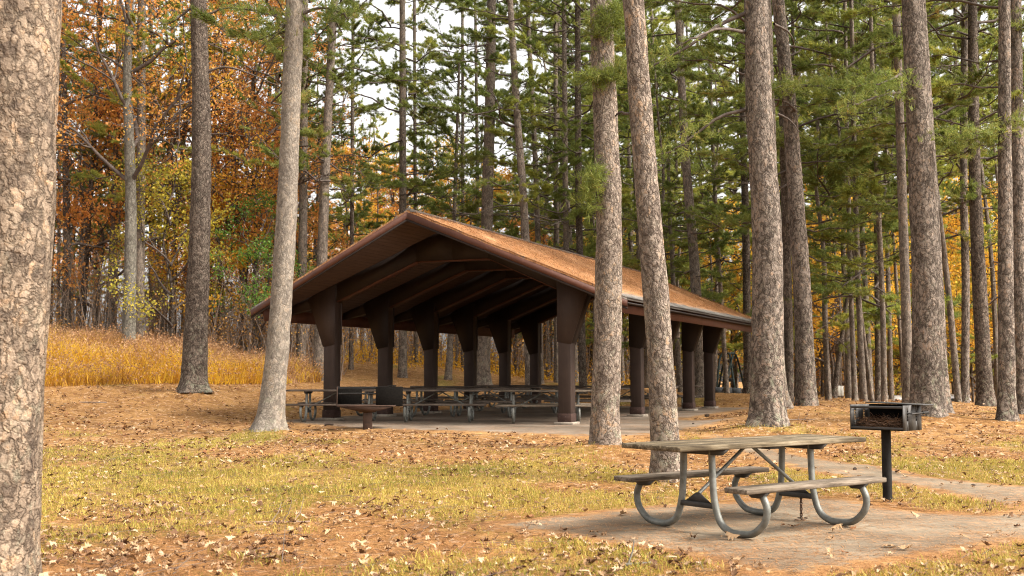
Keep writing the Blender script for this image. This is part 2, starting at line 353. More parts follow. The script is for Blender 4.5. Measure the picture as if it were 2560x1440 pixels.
def mk_soffit():
    M = NT('soffit_boards', .75, .2); v = M.co('UV')
    s = M.n('SeparateXYZ'); M.l(v, s.inputs[0])
    fr = M.math('FRACT', M.math('MULTIPLY', s.outputs[1], 1 / .14)); g = M.ramp(fr, [(0, 0.0), (.06, 1.0), (.94, 1.0), (1.0, 0.0)])
    n = M.noise(M.mapping(v, (.6, 7, 1)), 2, 4, .6)
    c = M.ramp(n, [(.3, (.062, .038, .028)), (.7, (.092, .057, .042))]); c = M.mix(M.math('SUBTRACT', 1.0, g), c, (.02, .011, .008)); M.color(c); M.bump(g, .006)
    MT['soffit'] = M.m
mk_soffit()
def mk_roof():
    M = NT('shingle_and_straw', .95, .1); v = M.co('UV'); s = M.n('SeparateXYZ'); M.l(v, s.inputs[0])   # u along ridge, v metres up from the eave
    row = M.math('MULTIPLY', s.outputs[1], 1 / .13); fr = M.math('FRACT', row); fl = M.math('FLOOR', row)
    cx = M.n('CombineXYZ'); M.l(M.math('ADD', M.math('MULTIPLY', s.outputs[0], 1 / .3), M.math('MULTIPLY', fl, .37)), cx.inputs[0]); M.l(fl, cx.inputs[1])
    wn = M.n('TexWhiteNoise', noise_dimensions='2D'); fx = M.n('VectorMath', operation='FLOOR'); M.l(cx.outputs[0], fx.inputs[0]); M.l(fx.outputs[0], wn.inputs['Vector'])
    sh = M.ramp(wn.outputs['Value'], [(0, (.14, .125, .11)), (.5, (.20, .178, .155)), (1, (.25, .22, .19))])
    sh = M.mix(M.ramp(fr, [(0, .8), (.12, 0.0), (.85, 0.0), (1, .3)]), sh, (.045, .038, .033))
    st1 = M.noise(M.mapping(v, (40, 9, 1), (0, 0, .5)), 1.0, 4, .75, .6); st2 = M.noise(M.mapping(v, (9, 45, 1), (0, 0, .8)), 1.0, 4, .75, .6)
    stf = M.math('ADD', M.math('MULTIPLY', M.math('ADD', st1, st2), .33), M.math('MULTIPLY', M.noise(v, 9, 6, .75), .34))
    straw = M.ramp(stf, [(.38, (.16, .07, .032)), (.46, (.36, .175, .078)), (.54, (.52, .275, .13)), (.64, (.62, .39, .22))])
    edge = M.math('ADD', s.outputs[1], M.math('MULTIPLY', M.math('SUBTRACT', M.noise(v, 2.2, 5, .7), .5), 1.0))
    k = M.ramp(M.math('MULTIPLY', edge, .25), [(.085, 0.0), (.145, 1.0)])
    top = M.math('SUBTRACT', 5.62, edge)
    k2 = M.ramp(M.math('MULTIPLY', top, .5), [(.06, 0.0), (.2, 1.0)])
    cover = M.ramp(M.noise(v, 3.5, 6, .75), [(.33, 0.0), (.45, 1.0)])
    k = M.math('MULTIPLY', M.math('MULTIPLY', k, k2), cover)
    c = M.mix(k, sh, straw); M.color(c)
    M.bump(M.math('ADD', M.math('MULTIPLY', M.math('MULTIPLY', stf, k), 2.0), M.math('MULTIPLY', M.math('SUBTRACT', 1.0, fr), .6)), .02)
    MT['roof'] = M.m
mk_roof()
def mk_wood():
    def f(name, cols, dark):
        M = NT(name, .9, .15); v = M.co('Object'); oi = M.n('ObjectInfo')
        off = M.n('VectorMath', operation='MULTIPLY_ADD'); M.l(oi.outputs['Location'], off.inputs[0]); off.inputs[1].default_value = (5.3, 3.1, 1.7); M.l(v, off.inputs[2]); o = off.outputs[0]
        gr = M.noise(M.mapping(o, (.9, 26, 26)), 1.5, 5, .75, .5); big = M.noise(M.mapping(o, (1.4, 5, 5)), 2, 4, .65)
        f_ = M.math('ADD', M.math('MULTIPLY', gr, .6), M.math('MULTIPLY', big, .4))
        c = M.ramp(f_, [(.38, cols[0]), (.46, cols[1]), (.53, cols[2]), (.63, cols[3])])
        kn = M.ramp(M.noise(M.mapping(o, (2.2, 9, 9)), 1.7, 3, .6), [(.63, 0.0), (.72, .75)]); c = M.mix(kn, c, dark)
        M.color(c); M.bump(gr, .004); return M.m
    MT['table_wood'] = f('table_wood', [(.030, .021, .012), (.075, .056, .033), (.135, .104, .064), (.25, .205, .14)], (.03, .022, .014))
    MT['bench_wood'] = f('bench_wood', [(.042, .031, .021), (.098, .075, .053), (.165, .130, .095), (.27, .222, .17)], (.042, .031, .022))
    MT['dark_wood'] = f('dark_wood', [(.045, .034, .026), (.085, .065, .05), (.13, .10, .078), (.19, .15, .115)], (.03, .022, .018))
mk_wood()
def straw_col(M, v):
    a = M.noise(M.mapping(v, (26, 8, 9), (0, 0, .35)), 1.0, 5, .75, 1.2); b = M.noise(M.mapping(v, (8, 30, 9), (0, 0, .2)), 1.0, 5, .75, 1.2)
    c = M.noise(v, 3.2, 6, .72, .6); d = M.noise(M.mapping(v, (1, 1, 1), (0, 0, .4), (4, 1, 0)), .8, 4, .6)
    f = M.math('ADD', M.math('MULTIPLY', M.math('ADD', a, b), .24), M.math('MULTIPLY', c, .36)); f = M.math('ADD', f, M.math('MULTIPLY', d, .16))
    return f, M.ramp(f, [(.38, (.065, .031, .013)), (.455, (.165, .080, .029)), (.52, (.275, .145, .053)), (.60, (.40, .24, .098))])
def mk_grounds():
    # forest floor: pine straw with patches of thin yellowing grass
    M = NT('forest_floor', .97, .05); v = M.co('Object')
    f, straw = straw_col(M, v)
    grass = M.ramp(f, [(.38, (.068, .054, .014)), (.45, (.145, .112, .027)), (.53, (.26, .19, .05)), (.61, (.36, .27, .09))])
    at_ = M.n('Attribute', attribute_name='lawn')
    pt = M.math('ADD', at_.outputs['Fac'], M.math('MULTIPLY', M.math('SUBTRACT', M.noise(v, 2.6, 6, .75), .5), 1.5))
    k = M.ramp(pt, [(.3, 0.0), (.7, .9)])
    col = M.mix(k, straw, grass)
    spk = M.noise(M.mapping(v, (1, .55, 1)), 11, 4, .65); col = M.mix(M.math('MULTIPLY', M.ramp(spk, [(.57, 0.0), (.63, 1.0)]), .65), col, (.50, .34, .22))
    dk = M.noise(M.mapping(v, (1, .6, 1), (0, 0, 1), (3, 8, 0)), 8, 5, .7); col = M.mix(M.math('MULTIPLY', M.ramp(dk, [(.56, 0.0), (.66, 1.0)]), .7), col, (.11, .05, .025))
    M.color(col); M.bump(M.math('ADD', f, M.math('MULTIPLY', M.noise(v, 7, 5, .7), .8)), .06, .9); MT['forest_floor'] = M.m
    def slab(name, base, needle, amount, edge=None):
        M = NT(name, .9, .2); v = M.co('Object'); n = M.noise(v, .9, 6, .7); g = M.noise(v, 60, 4, .7)
        c = M.ramp(M.math('ADD', M.math('MULTIPLY', n, .75), M.math('MULTIPLY', g, .25)), [(.38, base[0]), (.5, base[1]), (.60, base[2])])
        s1 = M.noise(M.mapping(v, (4, 40, 1), (0, 0, .4)), 1.0, 3, .6, .6); s2 = M.noise(M.mapping(v, (50, 4, 1), (0, 0, .25)), 1.0, 3, .6, .6); s3 = M.noise(M.mapping(v, (5, 36, 1), (0, 0, 1.1)), 1.0, 3, .6, .6)
        s_ = M.math('MAXIMUM', M.math('MAXIMUM', s1, s2), s3); pt = M.noise(v, 1.3, 5, .65); sm = M.noise(M.mapping(v, (1, 1, 1), (0, 0, 0), (7, 2, 0)), .45, 5, .7)
        c = M.mix(M.ramp(sm, [(.40, .5), (.56, 0.0)]), c, (.085, .065, .043))
        k = M.math('MULTIPLY', M.ramp(s_, [(.56, 0.0), (.66, 1.0)]), M.ramp(pt, [(.40, .05), (.62, amount)]))
        f, st = straw_col(M, v)
        c = M.mix(k, c, needle)
        at_ = M.n('Attribute', attribute_name='rim'); ke = M.ramp(M.math('ADD', at_.outputs['Fac'], M.math('MULTIPLY', M.math('SUBTRACT', M.noise(v, 4, 6, .75), .5), 1.7)), [(.42, 0.0), (.72, 1.0)])
        M.color(M.mix(ke, c, st)); M.bump(M.math('ADD', g, M.math('MULTIPLY', k, .6)), .003); return M.m
    MT['pad'] = slab('asphalt_pad', [(.105, .080, .053), (.175, .138, .094), (.24, .195, .137)], (.40, .215, .10), .8, True)
    MT['slab'] = slab('concrete_slab', [(.13, .098, .07), (.20, .155, .113), (.255, .205, .155)], (.33, .17, .085), .7, True)
    MT['pad_stone'] = mat_noise('pad_stone', (.22, .185, .145), (.33, .28, .22), 9, 5, .9, .2, 0, .004)
mk_grounds()

# ------------------------------------------------------------------ the main trunks, read off the photograph: centre line (px), width at base and top (px), distance (m)
TR = [
 # key, name, label, bark, [(px,py)...], w0, w1, Y, height, crown, base_visible
 ('t0','pine_tree','thick pale pine trunk nearest of all, blurred plated bark, cut by the frame','bark_near',[(-36,1445),(-8,1000),(26,500),(45,0)],216,206,7.4,21,'C',1),
 ('t1','pine_tree','dark brown pine with rough bark in front of the golden tall grass','bark_dark',[(483,972),(487,900),(495,700),(504,380),(496,0)],60,40,33,23,'C',1),
 ('t2','pine_tree','pale grey leaning pine with flared base before the pavilion, beside the low grill','bark_pale',[(668,1072),(691,900),(706,702),(719,480),(738,0)],58,45,23.2,21,'B2',1),
 ('t3','pine_tree','pinkish pine with needle tufts sprouting from its trunk, at the pavilion roof corner','bark_pink',[(1511,1110),(1517,900),(1523,560),(1513,280),(1502,0)],72,58,19.3,21,'C',1),
 ('t4','pine_tree','leaning pinkish pine rising directly behind the large picnic table','bark_pink',[(1662,1188),(1662,1080),(1643,780),(1625,560),(1602,280),(1584,0)],70,55,14.3,21,'C',1),
 ('t5','pine_tree','stout grey brown pine where the pavilion roof ends, cracked plates on flared base','bark_grey',[(1920,1058),(1919,840),(1917,560),(1898,280),(1890,0)],84,60,22.8,22,'C',1),
 ('t6','pine_tree','pine half hidden right behind the stout pine at the roof end','bark_far',[(1950,1012),(1938,900),(1928,560),(1912,0)],46,32,28,22,'C',1),
 ('t7','pine_tree','pine bending left as it rises, green sprays across its middle, before the playground','bark_grey',[(2018,1018),(2004,700),(1986,440),(1972,250),(1945,0)],48,31,29,22,'B2',1),
 ('t8','pine_tree','dark slim pine between the stout pine and the bending pine','bark_dark',[(1972,990),(1971,800),(1960,400),(1950,0)],23,19,36,22,'A',1),
 ('t8b','pine_tree','very slim dark pine touching the bending pine','bark_dark',[(1992,990),(1992,800),(1985,300)],13,10,42,19,'B',1),
 ('t9','pine_tree','broad grey pine behind the tall grill, base covered in lichen','bark_grey',[(2318,1030),(2316,700),(2303,440),(2281,0)],76,54,24.5,22,'C',1),
 ('t10','pine_tree','pine grown against the right flank of the broad lichen pine','bark_grey',[(2352,1028),(2338,700),(2325,440),(2300,0)],42,28,26,21,'C',1),
 ('t11','pine_tree','narrow dark pine just left of the broad lichen pine','bark_far',[(2272,1004),(2269,900),(2256,500),(2240,0)],25,20,30,22,'B',1),
 ('t12','pine_tree','thin pine leaning strongly left, base beside the silver pickup','bark_far',[(2397,1005),(2370,720),(2337,440),(2325,250)],17,12,33,17,'B',1),
 ('t13','pine_tree','straight slim pine with upswept limbs right of the silver pickup','bark_grey',[(2412,1010),(2414,700),(2409,440),(2412,0)],20,17,33,22,'A',1),
 ('t14','pine_tree','dark knobbly pine with short needle tufts, second from the edge pair','bark_dark',[(2465,1015),(2453,800),(2443,600),(2436,400),(2431,0)],39,22,31,21,'B',1),
 ('t15','pine_tree','tall straight pine whose base stands nearest at the far right','bark_grey',[(2517,1050),(2513,500),(2511,0)],41,28,24,22,'C',1),
 ('t16','pine_tree','pine cut by the right edge of the frame','bark_grey',[(2556,1038),(2546,500),(2539,0)],36,27,27,22,'B2',1),
 ('t17','broadleaf_tree','dark leaning forked tree with sparse yellow leaves by the sign boards','bark_dark',[(2083,992),(2098,890),(2108,820),(2122,700)],15,8,42,10,None,1),
 ('t18','pine_tree','hair thin dark sapling pine left of the yellow woods','bark_far',[(2117,996),(2108,860),(2088,640),(2060,440)],7,4,45,12,'Y',1),
 ('t19','pine_tree','medium pine with dense green boughs right of the sign boards','bark_far',[(2138,1005),(2126,700),(2120,440),(2112,0)],14,9,38,22,'A2',1),
 ('t20','pine_tree','medium pine tilting left among the dense green boughs','bark_far',[(2161,1007),(2149,800),(2137,440),(2130,100)],16,11,37,21,'A2',1),
 ('t21','pine_tree','thin pine leaning left, foot near the white car','bark_far',[(2182,1007),(2165,880),(2143,700)],10,7,38,13,'Y',1),
 ('t22','pine_tree','dark pine standing before the white car hood','bark_dark',[(2196,1005),(2193,700),(2187,300)],16,12,40,21,'A',1),
 ('t23','pine_tree','long pine swaying left, foot in front of the white car','bark_far',[(2211,1005),(2206,750),(2192,440),(2180,150),(2176,0)],15,10,36,22,'A2',1),
 ('t24','pine_tree','slim pine behind the tall grill in front of the white car','bark_far',[(2229,1002),(2222,750),(2214,450),(2210,100)],12,9,42,21,'A',1),
 ('t25','pine_tree','leaning thin pine right of the white car','bark_far',[(2262,1000),(2248,800),(2230,560)],11,7,40,15,'Y',1),
 ('t26','pine_tree','brown pine over the left slope of the pavilion roof, nearer the leaning pale pine','bark_far',[(752,896),(757,600),(762,0)],25,17,46,23,'B',0),
 ('t27','pine_tree','grey pine leaning right above the left slope of the pavilion roof','bark_far',[(797,900),(806,620),(818,330),(836,0)],30,18,44,23,'B',0),
 ('t28','pine_tree','slender pine rising over the middle of the left roof slope','bark_far',[(878,905),(880,500),(883,0)],12,8,52,23,'A',0),
 ('t29','pine_tree','straight pine seen over the gable peak and again between the left posts','bark_far',[(1007,945),(1007,540),(1006,0)],22,15,50,24,'B',1),
 ('t30','pine_tree','pole thin pine just right of the gable peak','bark_far',[(1040,940),(1038,500),(1036,0)],10,8,58,23,'A',0),
 ('t31','pine_tree','thin straight pine over the roof, left of the thin pair','bark_far',[(1158,935),(1157,400),(1156,0)],10,7,58,22,'A',0),
 ('t32','pine_tree','thin pine close beside the thick rough pine above the ridge','bark_far',[(1196,935),(1193,400),(1188,0)],11,7,56,22,'B',0),
 ('t33','pine_tree','thick rough pine rising above the middle of the ridge','bark_far',[(1207,960),(1217,560),(1224,300),(1229,0)],34,23,48,25,'C',1),
 ('t34','pine_tree','pine leaning left above the ridge with curved limbs','bark_far',[(1326,950),(1312,560),(1293,290),(1279,60)],24,16,44,22,'B',0),
 ('t35','pine_tree','slim pine right of the left leaning pine above the ridge','bark_far',[(1352,952),(1342,500),(1328,200),(1318,0)],16,11,50,22,'A',0),
 ('t36','pine_tree','thin pine above the ridge, left one of a close pair','bark_far',[(1392,948),(1391,500),(1388,0)],14,11,52,22,'B',0),
 ('t37','pine_tree','thin pine above the ridge, right one of a close pair','bark_far',[(1422,950),(1414,500),(1410,0)],16,12,46,22,'A',0),
 ('t38','pine_tree','dark pine just left of the tufted pinkish pine','bark_dark',[(1458,955),(1447,500),(1444,0)],19,14,46,23,'B2',0),
 ('t39','pine_tree','small grey pine standing between posts behind the pavilion floor','bark_far',[(1120,957),(1126,850),(1134,600)],18,11,50,14,'Y',1),
 ('t40','pine_tree','bent pine with green boughs between the leaning pinkish pine and the stout pine','bark_far',[(1752,990),(1738,690),(1716,420),(1706,250),(1694,0)],29,17,43,22,'A2',1),
 ('t41','pine_tree','slender pine beside the swing set','bark_far',[(1818,984),(1797,650),(1779,300),(1772,0)],12,8,48,21,'A',1),
 ('t42','pine_tree','dark straight pine left of the stout pine, right of the swing set','bark_dark',[(1870,985),(1864,560),(1857,300),(1852,0)],21,15,46,23,'A',1),
 ('l1','oak_tree','grey barked oak with orange leaves behind the tall grass','bark_oak',[(322,868),(327,560),(324,380),(318,200),(322,100)],34,20,42,19,'oak',0),
 ('l2','pine_tree','pine standing against the right side of the grey oak','bark_far',[(348,860),(352,450),(354,0)],24,20,44,22,'B',0),
 ('l3','oak_tree','dark oak left of the grey oak among rusty leaves','bark_dark',[(166,850),(167,560),(162,300)],24,14,46,17,'oak2',0),
 ('l4','oak_tree','leaning dark oak with orange crown, between the left pair','bark_dark',[(202,850),(218,600),(234,380),(244,200)],17,10,48,16,'oak2',0),
 ('l5','pine_tree','straight brown pine left of the grey oak','bark_far',[(272,852),(284,560),(293,300),(297,0)],20,12,48,22,'B',0),
 ('l6','pine_tree','thin pale pine near the blurred trunk','bark_far',[(126,850),(130,500),(133,0)],10,8,52,21,'A',0),
 ('l6b','pine_tree','thin brown pine second from the blurred trunk','bark_far',[(145,850),(148,500),(150,0)],9,7,55,21,'B',0),
 ('l7','pine_tree','thin straight pine right of the grey oak, first of two','bark_far',[(376,860),(377,500),(379,0)],10,7,54,22,'B',0),
 ('l8','pine_tree','brown pine right of the grey oak, second of two','bark_far',[(408,865),(416,560),(427,300),(433,0)],17,11,50,22,'A',0),
 ('l9','oak_tree','dark oak with glowing orange leaves between the dark pine and pale pine','bark_dark',[(612,885),(606,700),(590,480),(575,300)],16,9,48,16,'oak',0),
 ('l10','oak_tree','crooked black oak with rusty leaves behind the dark pine','bark_dark',[(556,880),(552,700),(566,560),(590,430)],15,7,50,14,'oak2',0),
 ('l11','pine_tree','brown pine right behind the leaning pale pine','bark_far',[(688,890),(690,560),(694,0)],14,9,52,22,'B',0),
]
# ------------------------------------------------------------------ terrain from control points (thin-plate spline)
ctl = [(0,-6,0),(-6,-6,0),(6,-6,0),(0,0,0),(-6,5,0),(6,5,0),(-3,8,0),(0,10,0),(2.1,10.4,0),(4,10,0),(5,8,0),(-8,12,.03),(0,14,.04),(6,14,.05),(-6,18,.10),(0,18,.12),(5,17,.10),
  (-12,25,.45),(-15,15,.15),(-11.4,48,1.5),(-8.4,50,1.45),(-7.3,55,1.85),(-3.4,55,1.6),(.4,55,1.15),(3.1,52,.9),(-18.8,50,2.5),(-13,42,2.0),(-12,34,.95),(-9,35.5,.95),(-22,40,2.2),
  (7,33,.50),(10,35,.52),(12,28,.45),(9,45,.62),(20,35,.25),(20,50,-.5),(14,55,.1),(26,70,-1.9),(22.1,66,-1.75),(23.8,62,-1.65),(27,64,-1.75),(19,62,-1.5),(12,75,-1.0),(-20,80,3.6),(0,80,1.8),(20,100,-2),(-60,80,6),(-40,40,3),(-40,10,.6),(40,10,0),(50,40,-.8),(60,100,-2.5),
  (-70,170,6),(0,170,2.5),(70,170,-2),(0,-40,0),(60,-40,0),(-60,-40,0)]
for a in (-7.4, -3.5, 1.2):
    for b in (-2.0, 4, 9, 14.4): p = pav(a, b); ctl.append((p.x, p.y, PZ - .014))
for t in TR:
    if t[10] and t[0] != 't39':
        p = at(*t[4][0], t[7]); ctl.append((p.x, p.y, p.z - (.15 * t[5] / F * t[7] / .5 if 8 < t[7] < 36 else 0)))
ctl = np.array(ctl, float)
def _phi(r): return np.where(r > 0, r * r * np.log(np.maximum(r, 1e-9)), 0.0)
def _tps(c, lam=6.0):
    n = len(c); X = c[:, :2]; K = _phi(np.linalg.norm(X[:, None] - X[None], axis=2)) + lam * np.eye(n)
    Pm = np.hstack([np.ones((n, 1)), X]); A = np.block([[K, Pm], [Pm.T, np.zeros((3, 3))]])
    return np.linalg.solve(A, np.concatenate([c[:, 2], np.zeros(3)]))
_W = _tps(ctl)
MND = [(at(*t[4][0], t[7]).x, t[7], t[5] / F * t[7]) for t in TR if t[10] and t[7] < 36 and t[7] > 8]
def mounds(x, y):
    r = np.zeros(len(x))
    for a, b, d in MND: r += .16 * d / .5 * np.exp(-((x - a) ** 2 + (y - b) ** 2) / (.55 + d * .5) ** 2)
    return r
def ground(x, y):
    x = np.atleast_1d(np.asarray(x, float)); y = np.atleast_1d(np.asarray(y, float)); out = np.empty(len(x))
    for i in range(0, len(x), 20000):
        X = np.stack([x[i:i + 20000], y[i:i + 20000]], 1); X = np.clip(X, [-75, -45], [75, 175])
        r = np.linalg.norm(X[:, None] - ctl[None, :, :2], axis=2)
        out[i:i + 20000] = _phi(r) @ _W[:-3] + _W[-3] + X @ _W[-2:]
    out = out + mounds(x, y)
    a, b = pav_inv(x, y)
    d = np.maximum(np.maximum(a - 1.7, -7.8 - a), np.maximum(b - 14.8, -2.2 - b)); k = np.clip(1 - d / 2.0, 0, 1); k = k * k * (3 - 2 * k)
    out = out * (1 - k) + (PZ - .014) * k
    out = out
    dn = np.hypot((x - 2.6) / 3.2, (y - 10.2) / 3.0); k = np.clip((1.7 - dn) / .7, 0, 1); k = k * k * (3 - 2 * k)
    return out * (1 - k) + 0.0 * k
def gz(x, y): return float(ground([x], [y])[0])
def hit(px, py):
    d = ray(px, py); o = Vector((0, 0, CZ)); ts = np.concatenate([np.linspace(3, 60, 1200), np.linspace(60, 160, 400)])
    z = CZ + d.z * ts - ground(d.x * ts, d.y * ts); i = np.argmax(z < 0)
    if not (z < 0).any(): i = len(ts) - 1
    t = ts[i]; return Vector((d.x * t, d.y * t, CZ + d.z * t))
def lawn_mask(x, y):
    """0 straw, 1 thin yellow-green grass"""
    n = fbm(x * .33, y * .2, 5, 3); n2 = fbm(x * 1.1 + 9, y * .8, 21, 2)
    n3 = fbm(x * .75 + 3, y * .33, 33, 3)
    band = .78 * np.exp(-((y - 13.5) / 6) ** 2) * np.where(x < 2.2, 1.0, .6) + .52 * np.exp(-((y - 8.0) / 2.0) ** 2) + .45 * np.exp(-((y - 21.5) / 2.2) ** 2) * (x < -4.5)
    right = .55 * np.exp(-((y - 13.5) / 2.6) ** 2) * (x > 3)
    near = np.exp(-((np.hypot(x + .2, (y - 9.4) * 1.3)) / 1.6) ** 2)
    return np.clip(band + right + (n - .5) * 1.4 + (n2 - .5) * 1.3 + (n3 - .5) * 1.5 - .4 * near - .05, 0, 1)
def in_poly(x, y, poly):
    x = np.asarray(x); y = np.asarray(y); c = np.zeros(x.shape, bool); n = len(poly)
    for i in range(n):
        x1, y1 = poly[i][0], poly[i][1]; x2, y2 = poly[(i + 1) % n][0], poly[(i + 1) % n][1]
        k = ((y1 > y) != (y2 > y)) & (x < (x2 - x1) * (y - y1) / (y2 - y1 + 1e-12) + x1); c ^= k
    return c
def poly_dist(x, y, poly):
    x = np.asarray(x, float); y = np.asarray(y, float); d = np.full(x.shape, 1e9); n = len(poly)
    for i in range(n):
        a = np.array(poly[i][:2]); b = np.array(poly[(i + 1) % n][:2]); ab = b - a; L = ab @ ab + 1e-12
        t = np.clip(((x - a[0]) * ab[0] + (y - a[1]) * ab[1]) / L, 0, 1); d = np.minimum(d, np.hypot(x - a[0] - t * ab[0], y - a[1] - t * ab[1]))
    return d

def build_ground():
    ys = np.concatenate([np.linspace(-40, 2, 8), np.linspace(3, 30, 90), np.linspace(31, 60, 60), np.linspace(63, 175, 30), [220, 300, 420]])
    us = np.concatenate([np.linspace(-1, -.32, 16), np.linspace(-.3, .3, 75), np.linspace(.32, 1, 16)])
    hw = np.interp(ys, [-40, 3, 30, 60, 175, 420], [60, 22, 60, 110, 260, 500])
    X = us[None] * hw[:, None]; Y = np.repeat(ys[:, None], len(us), 1)
    Z = ground(X.ravel(), Y.ravel()) + .03 * (fbm(X.ravel() * .7, Y.ravel() * .7, 3) - .5) * np.clip(1 - np.abs(Y.ravel() - 20) / 60, 0, 1) * (Y.ravel() > 12)
    V = np.stack([X.ravel(), Y.ravel(), Z - .012], 1); nx = len(us); r, c = np.meshgrid(np.arange(len(ys) - 1), np.arange(nx - 1), indexing='ij')
    i = (r * nx + c).ravel(); Q = np.stack([i, i + 1, i + nx + 1, i + nx], 1)
    me = mk_mesh('ground', V, Q, MT['forest_floor'], smooth=True)
    at_ = me.attributes.new('lawn', 'FLOAT', 'POINT'); at_.data.foreach_set('value', lawn_mask(V[:, 0], V[:, 1]).astype(np.float32))
    tag(link('ground', me), kind='structure')
build_ground()
def sheet(name, poly, mat, z=None, step=.22, h=.006, rim=.35, kind='structure'):
    """a paved sheet laid on the ground: grid cells inside the polygon, wavy rim"""
    P = np.array([(p[0], p[1]) for p in poly]); lo = P.min(0) - step; hi = P.max(0) + step
    gx = np.arange(lo[0], hi[0], step); gy = np.arange(lo[1], hi[1], step); X, Y = np.meshgrid(gx, gy); x = X.ravel(); y = Y.ravel()
    ins = in_poly(x, y, poly); d = poly_dist(x, y, poly)
    # pull outside vertices near the edge onto the edge
    nx_ = len(gx); r, c = np.meshgrid(np.arange(len(gy) - 1), np.arange(nx_ - 1), indexing='ij'); i = (r * nx_ + c).ravel(); Q = np.stack([i, i + 1, i + nx_ + 1, i + nx_], 1)
    keep = ins[Q].any(1); Q = Q[keep]
    n = len(poly)
    for j in np.unique(Q[~ins[Q]]):
        best = None
        for k in range(n):
            a = P[k]; b = P[(k + 1) % n]; ab = b - a; t = np.clip(((x[j] - a[0]) * ab[0] + (y[j] - a[1]) * ab[1]) / (ab @ ab + 1e-12), 0, 1); q = a + t * ab; dd = np.hypot(x[j] - q[0], y[j] - q[1])
            if best is None or dd < best[0]: best = (dd, q)
        x[j], y[j] = best[1]
    zz = (ground(x, y) + h) if z is None else np.full(len(x), z)
    zz = zz - (h + .012) * (poly_dist(x, y, poly) < .02)
    used, inv = np.unique(Q, return_inverse=True); V = np.stack([x, y, zz], 1)[used]; Q = inv.reshape(Q.shape)
    me = mk_mesh(name, V, Q, mat, smooth=True)
    rv = np.clip(1 - poly_dist(V[:, 0], V[:, 1], poly) / rim, 0, 1).astype(np.float32)
    a_ = me.attributes.new('rim', 'FLOAT', 'POINT'); a_.data.foreach_set('value', rv)
    return tag(link(name, me), kind=kind)
def hp(L): return [hit(a, b) for a, b in L]
PAD = hp([(1150,1312),(1290,1296),(1420,1284),(1520,1272),(1650,1262),(1800,1254),(1939,1247),(2071,1243),(2146,1249),(2245,1271),(2340,1281),(2452,1284),(2527,1272),(2640,1250),(2760,1300),(2760,1345),(2600,1352),(2432,1384),(2287,1402),(2204,1420),(2110,1436),(2000,1475),(1873,1438),(1769,1409),(1645,1384),(1500,1362),(1320,1336)])
PATH = hp([(1740,1088),(1800,1083),(1930,1116),(2038,1143),(2130,1156),(2220,1166),(2328,1190),(2440,1203),(2560,1212),(2760,1225),(2760,1300),(2640,1256),(2527,1270),(2420,1250),(2320,1227),(2229,1213),(2130,1199),(2010,1180),(1900,1153),(1800,1124)])
SLABP = [pav(-7.6, -1.0), pav(-7.6, 14.6), pav(1.5, 14.6), pav(1.7, 4)] + hp([(1872,1042),(1800,1064),(1700,1086),(1590,1096),(1450,1096),(1300,1089),(1150,1083),(980,1078),(850,1074),(760,1066)])
sheet('table_pad', PAD, MT['pad'], rim=.55)
sheet('footpath', PATH, MT['pad'], h=.004, rim=.5)
sheet('pavilion_slab', SLABP, MT['slab'], h=.014, rim=.9)

# ------------------------------------------------------------------ trees
def trunk_mesh(name, pts, rad, mat, seg=20, rough=.06, flare=.5, seed=0, rows=None):
    """pts local, rad per point; lumpy tapered trunk with root flare; uv in metres"""
    P = smooth_path(pts, 8); R = np.interp(np.linspace(0, len(pts) - 1, len(P)), np.arange(len(pts)), rad)
    L = np.concatenate([[0], np.cumsum(np.linalg.norm(np.diff(P, axis=0), axis=1))])
    rows = rows or int(min(110, max(14, L[-1] / .22)))
    s = np.concatenate([np.linspace(0, .9, 8), np.linspace(1.05, L[-1], rows)]) if L[-1] > 3 else np.linspace(0, L[-1], rows)
    C = np.stack([np.interp(s, L, P[:, k]) for k in range(3)], 1); R = np.interp(s, L, R)
    a = np.arange(seg + 1) / seg * 2 * pi; r_ = np.random.default_rng(seed); ph = r_.uniform(0, 6.28, 4)
    lob = .5 + .5 * np.cos(a * 5 + ph[0]) * .6 + .4 * np.cos(a * 3 + ph[1])
    fl = flare * (.8 * np.exp(-s / .2) + .32 * np.exp(-s / .75))
    am = a % (2 * pi)
    lump = (fbm((np.cos(am)[None] * 1.3 + 7 + seed), s[:, None] * 2.2 + np.sin(am)[None] * 1.3, seed, 3) - .5) * 2 * rough
    lump += (vnoise(np.cos(am)[None] * 4 + 3 + 0 * s[:, None], s[:, None] * 9 + np.sin(am)[None] * 4, seed + 5) - .5) * rough * .8
    RR = R[:, None] * (1 + lump) * (1 + fl[:, None] * (.55 + .75 * lob[None]))
    V = np.stack([C[:, 0:1] + RR * np.cos(a), C[:, 1:2] + RR * np.sin(a), np.repeat(C[:, 2:3], seg + 1, 1)], 2).reshape(-1, 3)
    k = len(s); U = np.stack([np.repeat((a[None] * R.mean()), k, 0), np.repeat(s[:, None], seg + 1, 1)], 2).reshape(-1, 2)
    r, c = np.meshgrid(np.arange(k - 1), np.arange(seg), indexing='ij'); i = (r * (seg + 1) + c).ravel(); Q = np.stack([i, i + 1, i + seg + 2, i + seg + 1], 1)
    return mk_mesh(name, V, Q, mat, smooth=True, uv=U)

